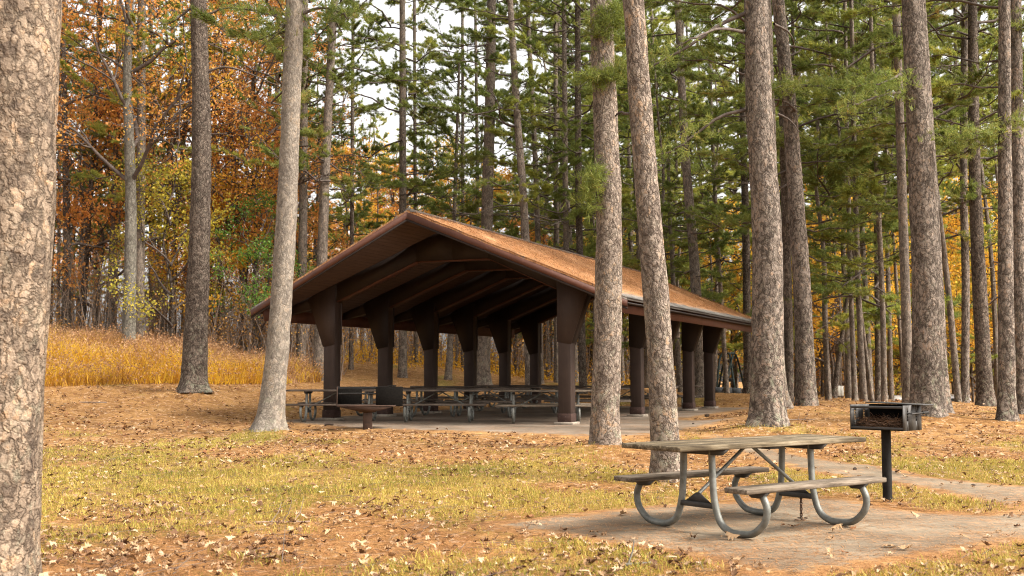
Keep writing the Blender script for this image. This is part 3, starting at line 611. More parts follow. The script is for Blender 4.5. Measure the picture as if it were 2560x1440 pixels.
def rot_about(v, axis, ang):
    c, s = np.cos(ang)[:, None], np.sin(ang)[:, None]; axis = axis / (np.linalg.norm(axis, axis=1)[:, None] + 1e-9)
    return v * c + np.cross(axis, v) * s + axis * (np.sum(axis * v, 1)[:, None]) * (1 - c)
def needles(P, D, r_, per, ln, wd, spread=.75):
    """tufts at P pointing along D; returns (n*3,3) verts"""
    n = len(P) * per; p = np.repeat(P, per, 0); d = np.repeat(D, per, 0)
    d = d + r_.normal(0, spread, (n, 3)) * .8; d[:, 2] += .12; d /= np.linalg.norm(d, axis=1)[:, None]
    l = ln * r_.uniform(.6, 1.15, n)[:, None]; sd = np.cross(d, r_.normal(0, 1, (n, 3))); sd /= np.linalg.norm(sd, axis=1)[:, None] + 1e-9
    b = p + r_.normal(0, .02, (n, 3)); wv = sd * wd * r_.uniform(.7, 1.3, n)[:, None]
    return np.stack([b - wv, b + wv, b + d * l], 1).reshape(-1, 3)
def pine_crown(name, seed, H, h0, Lmax, gap=.62, per=16, ln=.17, wd=.0075, dens=1.0, dead=0.25, curve=.0, top=True):
    r_ = np.random.default_rng(seed); TV = []; TQ = []; n0 = 0; NP = []; ND = []
    z = h0
    while z < H - .3:
        t = (z - h0) / (H - h0); k = r_.integers(1, 4)
        az0 = r_.uniform(0, 6.28); prof = Lmax * (.50 + .62 * sin(pi * min(1.0, .18 + .82 * t) ** .8)) * (1 if t < .8 else .75)
        for j in range(k):
            az = az0 + j * 2 * pi / k + r_.normal(0, .5); L = prof * r_.uniform(.35, 1.15)
            el = radians(r_.uniform(-16, 16) + 30 * t); m = 8; s = np.linspace(0, 1, m)
            d = np.array([cos(az), sin(az), 0.0]); sd = np.array([-sin(az), cos(az), 0.0])
            wig = np.cumsum(r_.normal(0, .06, m)) * L; wz = np.cumsum(r_.normal(0, .035, m)) * L
            P = d * (s * L * cos(el))[:, None] + sd * wig[:, None]
            P[:, 2] += z + r_.normal(0, .15) + s * L * sin(el) + .16 * L * (s ** 2) * (r_.uniform(-.4, 1.0)) + wz - 0.05 * L * np.sin(s * pi)
            rad = (.010 + .0075 * L) * (1 - .85 * s)
            V, Q, _, _ = tube_arr(P, rad, 5, False); TV.append(V); TQ.append(Q + n0); n0 += len(V)
            if r_.random() < dead * (1 - t * 1.5) + .02: L2 = 0
            else: L2 = L
            ns = int(L * 4.6 * dens) + 2; cl = r_.uniform(.3, 1.0, 4)
            for q in range(ns):
                u = min(1.0, max(.22, cl[r_.integers(0, 4)] + r_.normal(0, .10))); f = u * (m - 1); i = min(int(f), m - 2); b = P[i] + (P[i + 1] - P[i]) * (f - i)
                ax = P[i + 1] - P[i]; ax /= np.linalg.norm(ax); sgn = r_.choice([-1, 1]); an = sgn * r_.uniform(.5, 1.15)
                dd = ax * cos(an) + np.cross([0, 0, 1.0], ax) * sin(an); dd[2] += r_.uniform(-.12, .35); dd /= np.linalg.norm(dd)
                l = r_.uniform(.25, .8) * (1.25 - .6 * u) * min(1.0, .5 + L / 4)
                e = b + dd * l; mid = (b + e) / 2 + [0, 0, -.04 * l]
                V, Q, _, _ = tube_arr(np.array([b, mid, e]), np.array([.008, .006, .003]), 3, False); TV.append(V); TQ.append(Q + n0); n0 += len(V)
                if L2 > 0:
                    nt_ = int(l / .085) + 2; tt = r_.uniform(.3, 1.0, nt_); tt[0] = 1.0
                    NP.append(b + (e - b) * tt[:, None]); ND.append(np.repeat(dd[None], nt_, 0))
            if L2 > 0: NP.append(P[-1:]); ND.append((P[-1] - P[-2])[None] / np.linalg.norm(P[-1] - P[-2]))
        z += gap * r_.uniform(.6, 1.4)
    NPa = np.vstack(NP); NDa = np.vstack(ND); NV = needles(NPa, NDa, r_, per, ln, wd)
    TV = np.vstack(TV); TQ = np.vstack(TQ); nt_ = len(NV) // 3
    V = np.vstack([TV, NV]); T = (np.arange(nt_ * 3) + len(TV)).reshape(-1, 3)
    mi = np.concatenate([np.zeros(len(TQ)), np.ones(nt_)])
    return mk_mesh(name, V, [TQ, T], [MT['limb_dark'], MT['needle']], mi)
def leaf_tris(P, r_, size, droop=.4):
    n = len(P); d = r_.normal(0, 1, (n, 3)); d[:, 2] -= droop; d /= np.linalg.norm(d, axis=1)[:, None]
    s = np.cross(d, r_.normal(0, 1, (n, 3))); s /= np.linalg.norm(s, axis=1)[:, None] + 1e-9; l = size * r_.uniform(.6, 1.3, n)[:, None]
    nrm = np.cross(d, s)
    return np.stack([P, P + d * l * .5 + s * l * .34 + nrm * l * .08, P + d * l, P + d * l * .5 - s * l * .34 + nrm * l * .08], 1).reshape(-1, 3)
def broad_crown(name, seed, H, h0, spread, nleaf=9000, size=.11, trunk_top=None, levels=4, up=.5):
    """forking limbs around the axis with leaf clusters at the twigs"""
    r_ = np.random.default_rng(seed); TV = []; TQ = []; n0 = 0; tips = []
    def seg(b, d, L, rad, lev):
        nonlocal n0
        m = 5; P = [b]; dd = d.copy()
        for i in range(m): dd = dd + r_.normal(0, .16, 3); dd[2] += .03; dd /= np.linalg.norm(dd); P.append(P[-1] + dd * L / m)
        P = np.array(P); V, Q, _, _ = tube_arr(P, np.linspace(rad, rad * .45, m + 1), 6 if lev < 2 else 4, False); TV.append(V); TQ.append(Q + n0); n0 += len(V)
        if lev >= 2: tips.extend([P[-1], P[-2], P[-3]])
        if lev >= levels: return
        for j in range(r_.integers(3, 5) if lev else 5):
            f = r_.uniform(.35, 1.0) * m; i = min(int(f), m - 1); q = P[i] + (P[i + 1] - P[i]) * (f - i)
            nd = dd + r_.normal(0, .75, 3); nd[2] = nd[2] * .6 + .12; nd /= np.linalg.norm(nd)
            seg(q, nd, L * r_.uniform(.5, .8), rad * .5, lev + 1)
    n = 11
    for j in range(n):
        z = h0 + (H * .9 - h0) * (j + r_.random()) / n; az = j * 2.4 + r_.normal(0, .3); t = (z - h0) / (H - h0)
        d = np.array([cos(az), sin(az), up + .8 * t]); d /= np.linalg.norm(d)
        seg(np.array([0, 0, z]), d, spread * (.62 - .3 * t) * r_.uniform(.7, 1.1), .0115 * spread * (1 - .5 * t) + .012, 1)
    tips = np.array(tips); k = r_.integers(0, len(tips), nleaf); P = tips[k] + r_.normal(0, .17 * sqrt(spread / 3.5), (nleaf, 3))
    LV = leaf_tris(P, r_, size); TV = np.vstack(TV); TQ = np.vstack(TQ); q = (np.arange(nleaf * 4) + len(TV)).reshape(-1, 4)
    return mk_mesh(name, np.vstack([TV, LV]), [TQ, q], [MT['limb_dark'], MT['leaf_orange']], np.concatenate([np.zeros(len(TQ)), np.ones(nleaf)]))
LIB = {
 'A': [pine_crown('crown', 101 + i, 21, 4.6, 3.6, gap=.8, dens=1.45) for i in range(2)],
 'A2': [pine_crown('crown', 161 + i, 18, 3.0, 3.1, gap=.85, dens=1.35, dead=.12) for i in range(2)],
 'B': [pine_crown('crown', 111 + i, 22, 6.4, 3.8, gap=.85, dens=1.35) for i in range(2)],
 'B2': [pine_crown('crown', 121 + i, 21, 7.4, 3.9, gap=.75, dens=1.4, dead=.15) for i in range(2)],
 'C': [pine_crown('crown', 131 + i, 22, 12.0, 3.6, gap=1.2, dens=.7, dead=.15) for i in range(2)],
 'Y': [pine_crown('crown', 141 + i, 12, 2.6, 2.0, gap=.6, dens=1.2, per=12) for i in range(2)],
 'far': [pine_crown('crown', 151 + i, 20, 4.5, 4.0, gap=1.0, per=9, ln=.28, wd=.018, dens=.8, dead=.05) for i in range(3)],
 'oak': [broad_crown('crown', 201 + i, 18, 5.0, 6.5, 7800, .12) for i in range(2)],
 'oak2': [broad_crown('crown', 211 + i, 16, 3.5, 5.5, 6500, .12) for i in range(2)],
 'small': [broad_crown('crown', 221 + i, 8.5, 1.2, 4.2, 5200, .125, levels=3) for i in range(3)],
 'round': [broad_crown('crown', 231 + i, 15, 3.0, 6.0, 6000, .21) for i in range(3)],
}
CH = {'A2': 18, 'A': 21, 'B': 22, 'B2': 21, 'C': 22, 'Y': 12, 'far': 20, 'oak': 18, 'oak2': 16, 'small': 8.5, 'round': 15}
cnt = 0
def slot2(o, mat):
    o.material_slots[1].link = 'OBJECT'; o.material_slots[1].material = mat
TREES = {}
def px_tree(key, name, label, bark, pts, w0, w1, Y, H, crown, vis):
    global cnt
    W = [at(a, b, Y) for a, b in pts]; base = W[0].copy()
    if vis and key != 't39': base.z = min(base.z, gz(base.x, base.y)) if abs(base.z - gz(base.x, base.y)) < .4 else gz(base.x, base.y)
    else: base.z = gz(base.x, base.y)
    W[0] = base; dirv = (W[-1] - W[-2]).normalized()
    if W[-1].z - base.z < H:
        e = W[-1] + dirv * ((H - (W[-1].z - base.z)) / max(dirv.z, .5)); W.append(W[-1] * .5 + e * .5); W.append(e)
    L = [p - base for p in W]; r0 = w0 / F * Y / 2; r1 = w1 / F * Y / 2; zt = max(at(*pts[-1], Y).z - base.z, 1)
    R = [max(.03, np.interp(p.z, [0, zt, max(H, zt + .1)], [r0, r1, min(r1, .05)])) for p in L]
    L[0] = L[0] + Vector((0, 0, -.10))
    root = empty(name, base); tag(root, label, 'tree')
    seg = 48 if Y < 10 else 28 if w0 > 40 else 18 if w0 > 18 else 12
    link('trunk', trunk_mesh('trunk', [tuple(p) for p in L], R, MT[bark], seg, .075 if w0 > 40 else .06, .2 if key in ('t3', 't4') else .75 if key == 't2' else .3 if key == 't0' else .36 if key in ('t5', 't9', 't7') else .55 if w0 > 30 else .35, seed=cnt * 7 + 1), root)
    if crown:
        lib = LIB[crown]; me = lib[cnt % len(lib)]; c = link('crown', me, root)
        ax = Vector((L[-1].x, L[-1].y, L[-1].z)); sc = H / CH[crown]
        c.rotation_euler = (ax.to_track_quat('Z', 'Y').to_matrix() @ Matrix.Rotation(cnt * 2.1, 3, 'Z')).to_euler(); c.scale = (sc,) * 3
        if crown in ('oak', 'oak2'): slot2(c, MT['leaf_orange' if crown == 'oak' else 'leaf_rust'])
        elif cnt % 7 == 3: slot2(c, MT['needle_bright'])
    TREES[key] = (root, base, Y); cnt += 1
    return root
for t in TR: px_tree(*t)
def limb(key, pts, r0, r1, tufts=0, Y=None, name='limb', bark='bark_dark', spread=1.0):
    """a visible bough of one of the main trunks"""
    root, base, Y0 = TREES[key]; Y = Y or Y0
    W = [at(p[0], p[1], Y0 + (p[2] if len(p) > 2 else 0)) - base for p in pts]; P = smooth_path([tuple(v) for v in W], 5)
    P += rng.normal(0, .012, P.shape) * np.linspace(0, 1, len(P))[:, None]
    V, Q, _, _ = tube_arr(P, np.linspace(r0 * .72, r1 * .72, len(P)), 7, False); mats = [MT['limb_dark'], MT['needle']]; mi = np.zeros(len(Q)); F_ = [Q]
    if tufts:
        k = rng.integers(len(P) // 3, len(P), tufts); B = P[k] + rng.normal(0, .22 * spread, (tufts, 3)) * [1, 1, .45]
        D = rng.normal(0, .6, (tufts, 3)); D[:, 2] += .3; D /= np.linalg.norm(D, axis=1)[:, None]; NV = needles(B, D, rng, 14, .18, .007)
        F_.append((np.arange(len(NV)) + len(V)).reshape(-1, 3)); V = np.vstack([V, NV]); mi = np.concatenate([mi, np.ones(len(NV) // 3)])
    link(name, mk_mesh(name, V, F_, mats, mi, smooth=False), root)
for k, p, a, b, n, s in [
 ('t5', [(1872,30),(1800,62),(1730,110),(1660,150),(1610,178)], .07, .02, 60, 1.2), ('t5', [(1862,80),(1800,72,-1),(1740,92,-2),(1690,120,-2)], .05, .012, 0, 1), ('t5', [(1872,118),(1850,105),(1838,112)], .035, .02, 0, 1),
 ('t5', [(1862,275),(1800,292),(1740,335),(1690,372),(1635,392)], .055, .015, 80, 1.2), ('t5', [(1935,60),(1970,80,.5),(1990,120,1)], .04, .015, 0, 1), ('t5', [(1945,285),(1975,300),(2000,330)], .04, .012, 0, 1),
 ('t1', [(520,178),(570,168),(640,190),(705,222)], .055, .02, 0, 1), ('t1', [(478,262),(440,285),(425,305)], .05, .02, 0, 1), ('t1', [(522,230),(560,205),(620,192)], .03, .01, 0, 1), ('t1', [(478,255),(452,280),(430,300)], .04, .015, 0, 1), ('t1', [(525,335),(560,335),(590,342)], .025, .01, 0, 1),
 ('t1', [(488,300),(515,305),(530,303)], .03, .01, 0, 1), ('t1', [(478,20),(430,55),(400,62)], .05, .02, 25, 1), ('t1', [(520,35),(570,20),(640,28)], .05, .02, 40, 1),
 ('t2', [(755,35),(800,20),(850,30),(870,50)], .05, .02, 90, 1.3), ('t2', [(722,55),(680,95),(650,120)], .05, .015, 70, 1.3), ('t2', [(735,60),(690,40),(610,20)], .05, .015, 60, 1.2),
 ('t3', [(1480,130),(1440,124),(1410,122)], .02, .01, 0, 1), ('t4', [(1572,285),(1550,282),(1540,290)], .03, .015, 0, 1),
 ('t7', [(1992,280),(1975,262,-.6),(1955,250,-1)], .05, .02, 0, 1), ('t7', [(1965,215),(2040,215,-.6),(2110,225,-1),(2180,205,-1)], .05, .015, 190, 1.5), ('t7', [(1985,240),(1960,215,-1),(1925,225,-1.5)], .04, .015, 110, 1.2),
 ('t9', [(2260,180),(2225,200,-.5),(2190,212,-1)], .05, .02, 60, 1.2), ('t9', [(2266,230),(2200,240,-.5),(2130,262,-1)], .05, .02, 90, 1.5), ('t9', [(2258,66),(2245,66),(2232,64)], .03, .015, 0, 1),
 ('t15', [(2530,300),(2545,305),(2556,300)], .03, .015, 60, 1.2), ('t15', [(2498,330),(2450,345),(2400,350)], .04, .015, 140, 1.4), ('t16', [(2530,60),(2545,70),(2560,72)], .03, .015, 90, 1.2),
 ('t40', [(1742,590),(1690,600,-.5),(1640,610,-1)], .04, .012, 60, 1.6), ('t40', [(1732,330),(1760,420),(1790,440)], .04, .012, 40, 1.2), ('t14', [(2432,310),(2400,330),(2370,345)], .05, .015, 40, 1.0),
 ('t14', [(2465,620),(2500,600),(2520,590)], .03, .01, 60, 1.0), ('t14', [(2450,480),(2420,470),(2400,474)], .03, .01, 45, .8), ('t13', [(2400,130),(2360,110),(2330,60)], .05, .02, 60, 1.2), ('t13', [(2400,195),(2350,170),(2300,172)], .05, .02, 60, 1.2),
]: limb(k, p, a, b, n, spread=s)
def needle_puff(key, px, py, dx, dz, n):
    root, base, Y = TREES[key]; c = np.array(at(px, py, Y - .28) - base); r_ = np.random.default_rng(int(px))
    P = c + r_.normal(0, 1, (n, 3)) * [dx, .12, dz]; D = r_.normal(0, .8, (n, 3)); D[:, 1] -= .35; D[:, 2] += .25; D /= np.linalg.norm(D, axis=1)[:, None]
    NV = needles(P, D, r_, 12, .17, .005); link('needle_tuft', mk_mesh('needle_tuft', NV, np.arange(len(NV)).reshape(-1, 3), [MT['needle_tuft']]), root)
needle_puff('t3', 1512, 62, .17, .16, 120); needle_puff('t3', 1500, 195, .26, .09, 130); needle_puff('t3', 1484, 455, .12, .14, 110); needle_puff('t3', 1545, 30, .1, .12, 60); needle_puff('t3', 1560, 170, .12, .1, 50); needle_puff('t3', 1462, 500, .1, .14, 50)

# woods further back: copies that share their crown and trunk meshes
def proto(name, H, bark, crown, r, seed, lean=0.02):
    root = empty(name, (0, 0, -50)); r_ = np.random.default_rng(seed)
    pts = [(0, 0, -.3)] + [(r_.normal(0, .06 * k), r_.normal(0, .06 * k), H * k / 5) for k in range(1, 6)]
    link('trunk', trunk_mesh('trunk', pts, np.linspace(r, .04, 6), MT[bark], 10, .06, .4, seed, rows=22), root)
    link('crown', crown, root); return root
PROTO = {'pine': [proto('pine_tree', 20, 'bark_far', LIB['far'][i], .2, 900 + i) for i in range(3)], 'pineA': [proto('pine_tree', 21, 'bark_far', LIB['A'][i], .19, 910 + i) for i in range(2)] + [proto('pine_tree', 22, 'bark_dark', LIB['B'][i], .18, 914 + i) for i in range(2)],
 'low': [proto('pine_tree', 18, 'bark_far', LIB['A2'][i], .15, 960 + i) for i in range(2)], 'round': [proto('broadleaf_tree', 13, 'bark_dark', LIB['round'][i], .17, 920 + i) for i in range(3)], 'small': [proto('broadleaf_tree', 6.5, 'bark_dark', LIB['small'][i], .07, 930 + i) for i in range(3)],
 'oak': [proto('oak_tree', 15, 'bark_dark', LIB['oak'][i], .18, 940 + i) for i in range(2)], 'young': [proto('pine_tree', 12, 'bark_far', LIB['Y'][i], .09, 950 + i) for i in range(2)]}
USED = set(); fc = 0
def place(kind, px, Y, sc, label, group, leaf=None, cat='tree', rz=None, zoff=0.0):
    global fc
    lst = PROTO[kind]; o = lst[fc % len(lst)]; fc += 1
    if o.name not in USED: USED.add(o.name); c = o
    else: c = copy_tree(o)
    x = (px - 1280) / F * Y; c.location = (x, Y, gz(x, Y) + zoff); c.rotation_euler = (random.gauss(0, .02), random.gauss(0, .02), random.uniform(0, 6.28) if rz is None else rz); c.scale = (sc, sc, sc * random.uniform(.92, 1.08))
    tag(c, label, cat, group)
    for ch in c.children:
        if ch.name.startswith('crown'): slot2(ch, MT[leaf or ('needle' if random.random() < .5 else 'needle_bright')])
    return c
# autumn broadleaf trees one can pick out
for a in [
 ('oak', 430, 47, .95, 'golden oak between the grey oak and the dark pine', 'leaf_gold'),
 ('oak', 640, 47, .9, 'orange oak filling the gap left of the pale leaning pine', 'leaf_orange'), ('oak', 560, 54, 1.0, 'rust red oak behind the dark pine', 'leaf_rust'),
 ('small', 432, 44, .95, 'yellow leaved understory tree just left of the dark pine', 'leaf_yellowgreen'), ('small', 548, 46, .9, 'small tree with golden leaves right of the dark pine', 'leaf_gold'), ('small', 652, 45, .8, 'sapling with fresh green leaves left of the pavilion eave', 'leaf_green'),
 ('small', 610, 49, 1.2, 'rust red small tree over the left eave of the pavilion', 'leaf_rust'), ('small', 240, 48, 1.2, 'low golden brown tree between the left oaks', 'leaf_orange'), ('small', 700, 52, 1.1, 'low orange tree behind the left eave', 'leaf_orange'),
 ('round', 905, 72, .85, 'golden orange tree over the left slope of the roof', 'leaf_gold'), ('round', 985, 76, .9, 'orange tree left of the gable peak', 'leaf_orange'), ('round', 1130, 78, .92, 'golden tree over the ridge beside the gable peak', 'leaf_gold'), ('round', 1255, 76, .92, 'yellow tree over the middle of the ridge', 'leaf_gold'),
 ('round', 745, 66, .9, 'orange tree between the pale pine and the roof', 'leaf_orange'), ('round', 1360, 84, .8, 'yellow green tree over the ridge near the tufted pine', 'leaf_yellowgreen'),
 ('small', 1290, 60, .9, 'low orange shrub tree seen between the posts at the back', 'leaf_orange'), ('small', 1440, 62, .95, 'yellow shrub tree seen beside the near right post', 'leaf_gold'), ('small', 1575, 64, 1.0, 'golden shrub tree between the two pinkish pines', 'leaf_gold'), ('small', 1690, 66, 1.1, 'yellow shrub tree behind the far posts', 'leaf_yellowgreen'),
 ('small', 1835, 60, 1.25, 'yellow and red tree behind the swing set', 'leaf_gold'), ('small', 2050, 56, 1.2, 'golden tree right of the bending pine', 'leaf_gold'), ('small', 2095, 62, 1.3, 'yellow tree behind the sign boards', 'leaf_gold'), ('round', 2020, 72, .62, 'orange tree beyond the bending pine', 'leaf_orange'),
 ('small', 2175, 60, 1.25, 'golden tree behind the group of slim pines', 'leaf_gold'), ('round', 2260, 78, .6, 'yellow tree beyond the white car', 'leaf_gold'), ('small', 2380, 72, 1.4, 'golden tree over the silver pickup', 'leaf_gold'), ('small', 2440, 66, 1.35, 'yellow tree behind the dark knobbly pine', 'leaf_gold'),
 ('round', 2500, 76, .65, 'golden tree near the right edge', 'leaf_gold'), ('small', 2320, 54, 1.15, 'golden tree directly behind the broad lichen pine', 'leaf_gold'), ('small', 2480, 52, 1.2, 'golden tree between the dark knobbly pine and the tall straight one', 'leaf_gold'), ('small', 2140, 54, 1.1, 'low golden tree behind the two medium pines', 'leaf_gold'), ('small', 2205, 70, 1.3, 'low golden tree over the white car', 'leaf_gold'), ('small', 2425, 54, 1.0, 'low yellow tree behind the straight slim pine', 'leaf_yellowgreen'), ('small', 2548, 60, 1.2, 'orange tree at the right edge of the woods', 'leaf_orange'), ('round', 1780, 80, .6, 'orange tree far behind the swing set', 'leaf_orange'),
]: place(*a[:4], a[4], None, a[5])
LP = 'tall pine far back in the woods, trunk and green crown partly hidden by nearer pines'; GP = 'pines far back in the woods'
for px, Y in [(60,62),(110,70),(190,58),(250,66),(310,74),(395,60),(455,72),(520,62),(585,70),(655,62),(720,70),(775,60),(850,84),(925,100),(985,96),(1065,92),(1110,66),(1180,88),(1260,64),(1300,58),(1365,60),(1430,56),(1475,64),(1540,54),(1590,60),(1620,52),(1655,66),(1690,56),(1730,62),(1775,66),(1810,56),(1845,64),(1900,54),(1935,62),(1985,56),(2030,64),(2065,52),(2110,60),(2150,66),(2205,56),(2250,64),(2290,52),(2335,60),(2380,52),(2430,60),(2480,54),(2530,62),(2590,56),(2640,50),(-20,56),(-80,66),(1560,70),(1705,74),(1890,76),(2090,78),(2235,82),(2410,76),(1480,72),(1530,80),(1605,78),(1640,86),(1745,84),(1925,70),(1950,82),(2000,74),(2050,86),(2125,72),(2180,78),(2290,74),(2350,80),(2450,72),(2505,84),(2560,74),(1985,69),(2065,70),(2150,69),(2215,70),(2262,69),(2325,70),(2395,69),(2470,70),(2535,69),(1830,84),(1880,82),(1390,76),(1440,86),(140,80),(280,84),(430,82),(560,80),(640,76),(700,84)]:
    if 790 < px < 1320 and Y < 90: continue
    if 1768 < px < 1875 and Y < 80 or px > 1880 and Y < 68 or px < 740 and Y > 64: continue
    tall = px > 1330 and Y >= 68
    place('pineA' if Y < 67 or tall else 'pine', px + random.uniform(-8, 8), Y, random.uniform(1.2, 1.45) if tall else random.uniform(.85, 1.1), LP, GP, 'needle_bright' if tall and px % 4 else None)
for k_, (px, Y, s_) in enumerate([(2020,56,1.0),(2075,50,.95),(2125,60,1.1),(2160,47,.8),(2262,70,1.2),(2310,72,1.3),(2345,70,1.2),(2410,62,1.15),(2462,56,1.0),(2520,48,.85),(2580,56,1.1),(1995,64,1.1),(1905,62,1.0),(1730,60,.95),(1620,62,.95),(1500,66,1.0)]):
    place('small', px, Y, s_, 'low tree in golden leaf among the dark trunks of the woods', 'golden understory trees', 'leaf_gold' if k_ % 2 else 'leaf_yellowgreen')
LW = 'pine with soft green boughs reaching almost to the ground, deep in the woods'; GW = 'low branched pines in the woods'
for px, Y, s_, b in [(2068,40,.75,1),(2120,43,.8,1),(2172,41,.85,1),(1700,47,.8,0),(1785,55,.8,1),(1650,46,.75,0),(1930,46,.8,1),(2490,42,.75,0),(1600,52,.9,1),(1665,58,.95,0),(1720,62,1.0,1),(1905,58,.95,1),(1775,70,1.0,1),(2095,54,.95,1),(2290,56,.95,1),(2500,56,.95,0),(2550,62,1.0,1),(2600,50,.9,0),(1500,62,.95,1),(1555,56,.85,0),(1440,66,1.0,1),(1375,64,.9,0),(1290,72,.95,1),(1215,76,1.0,0),(1150,70,.85,1),(1080,80,1.0,1),(1010,84,.95,0),(940,78,.9,1),(865,72,.9,0),(800,66,.9,1),(760,58,.85,0),(455,56,.9,1),(395,62,.95,0),(285,58,.9,1),(235,64,1.0,1),(180,60,.95,0),(120,62,.9,1),(560,64,.9,1),(640,60,.9,1),(690,66,.95,0)]:
    place('low', px, Y, s_, LW, GW, 'needle_bright' if b or px > 1900 else 'needle')
LY = 'young bushy pine with low green boughs deep in the woods'; GY = 'young pines in the understory'
for px, Y, s in [(1140,58,.75),(1195,62,.85),(930,64,.8),(1290,66,.8),(1620,58,.9),(1700,52,.95),(1765,58,.95),(2150,46,1.05),(2225,50,.95),(1560,62,.9),(860,60,.85),(1060,66,.8),(470,58,.8),(240,60,.8),(1480,56,.85)]:
    place('young', px, Y, s, LY, GY)
LF = 'distant broadleaf tree in autumn colour closing off the woods'; GF = 'distant autumn trees'
for i, px in enumerate(range(-120, 2720, 96)):
    if px < 740 and i % 2: continue
    Y = random.uniform(86, 118); left = px < 760
    place('round', px + random.uniform(-25, 25), Y, random.uniform(.75, 1.0) * (1.0 if px < 1500 else .8), LF, GF, random.choice(['leaf_orange', 'leaf_rust', 'leaf_orange', 'leaf_gold'] if left else ['leaf_gold', 'leaf_yellowgreen', 'leaf_orange', 'leaf_gold']))
LG = 'distant pine with rounded green top closing off the woods'; GG = 'distant pines'
for i, px in enumerate(range(-90, 2700, 80)):
    if px < 720 and i % 2: continue
    Y = random.uniform(95, 140); place('pine', px + random.uniform(-20, 20), Y, random.uniform(.8, 1.05), LG, GG, 'needle_bright' if random.random() < .6 else 'needle')

# ------------------------------------------------------------------ tall grass, brush, lawn, straw, leaves
def blades(X, Y, h, wd, lean, r_, zoff=0.0):
    n = len(X); z = ground(X, Y) + zoff; a = r_.uniform(0, 6.28, n); la = r_.uniform(0, 6.28, n); l = lean * r_.uniform(.2, 1, n) * h
    b = np.stack([X, Y, z], 1); s = np.stack([np.cos(a), np.sin(a), 0 * a], 1) * wd[:, None] if not np.isscalar(wd) else np.stack([np.cos(a), np.sin(a), 0 * a], 1) * wd
    t = b + np.stack([np.cos(la) * l, np.sin(la) * l, h], 1); m = b + np.stack([np.cos(la) * l * .35, np.sin(la) * l * .35, h * .55], 1)
    V = np.stack([b - s, b + s, m + s * .75, m - s * .75, t], 1).reshape(-1, 3); i = np.arange(n) * 5
    return V, np.stack([i, i + 1, i + 2, i + 3], 1), np.stack([i + 3, i + 2, i + 4], 1)
def tall_grass():
    r_ = np.random.default_rng(31); edge = [hit(-100, 972), hit(110, 968), hit(300, 962), hit(460, 960), hit(560, 962), hit(700, 962), hit(800, 956), hit(822, 930)]
    back = [(-8.5, 52), (-13, 52), (-24, 54), (-30, 46)]; poly = [(p.x, p.y) for p in edge] + back
    n = 105000; X = r_.uniform(-30, -4, n * 3); Y = r_.uniform(28, 54, n * 3); k = in_poly(X, Y, poly); X, Y = X[k][:n], Y[k][:n]
    d = poly_dist(X, Y, poly); h = (.22 + .95 * fbm(X * .9, Y * .9, 8) ** 1.3) * np.clip(.55 + d / 1.2, 0, 1) * r_.uniform(.45, 1.25, len(X))
    V, Q, T = blades(X, Y, h, .013, .95, r_); me = mk_mesh('tall_grass', V, [Q, T], MT['tall_grass'])
    me.materials.append(MT['seed_head'])
    back_f = np.clip((Y - 37) / 7 + (fbm(X * .4, Y * .4, 18) - .5) * 1.6, 0, 1) > r_.random(len(X)); mi = np.concatenate([back_f, back_f]).astype(np.int32); me.polygons.foreach_set('material_index', mi)
    tag(link('tall_grass', me), 'tall golden dry grass spread below the woods', 'grass', kind='stuff')
    # seed heads: little plumes at the tops
    k = r_.random(len(X)) < .26; tips = V.reshape(-1, 5, 3)[k][:, 4]; P = np.repeat(tips, 3, 0) + r_.normal(0, .05, (len(tips) * 3, 3)); LV = leaf_tris(P, r_, .07, -.4)
    tag(link('grass_plumes', mk_mesh('grass_plumes', LV, np.arange(len(LV)).reshape(-1, 4), MT['seed_head'])), 'fine brownish seed heads over the tall golden grass', 'grass', kind='stuff')
    return poly
GPOLY = tall_grass()
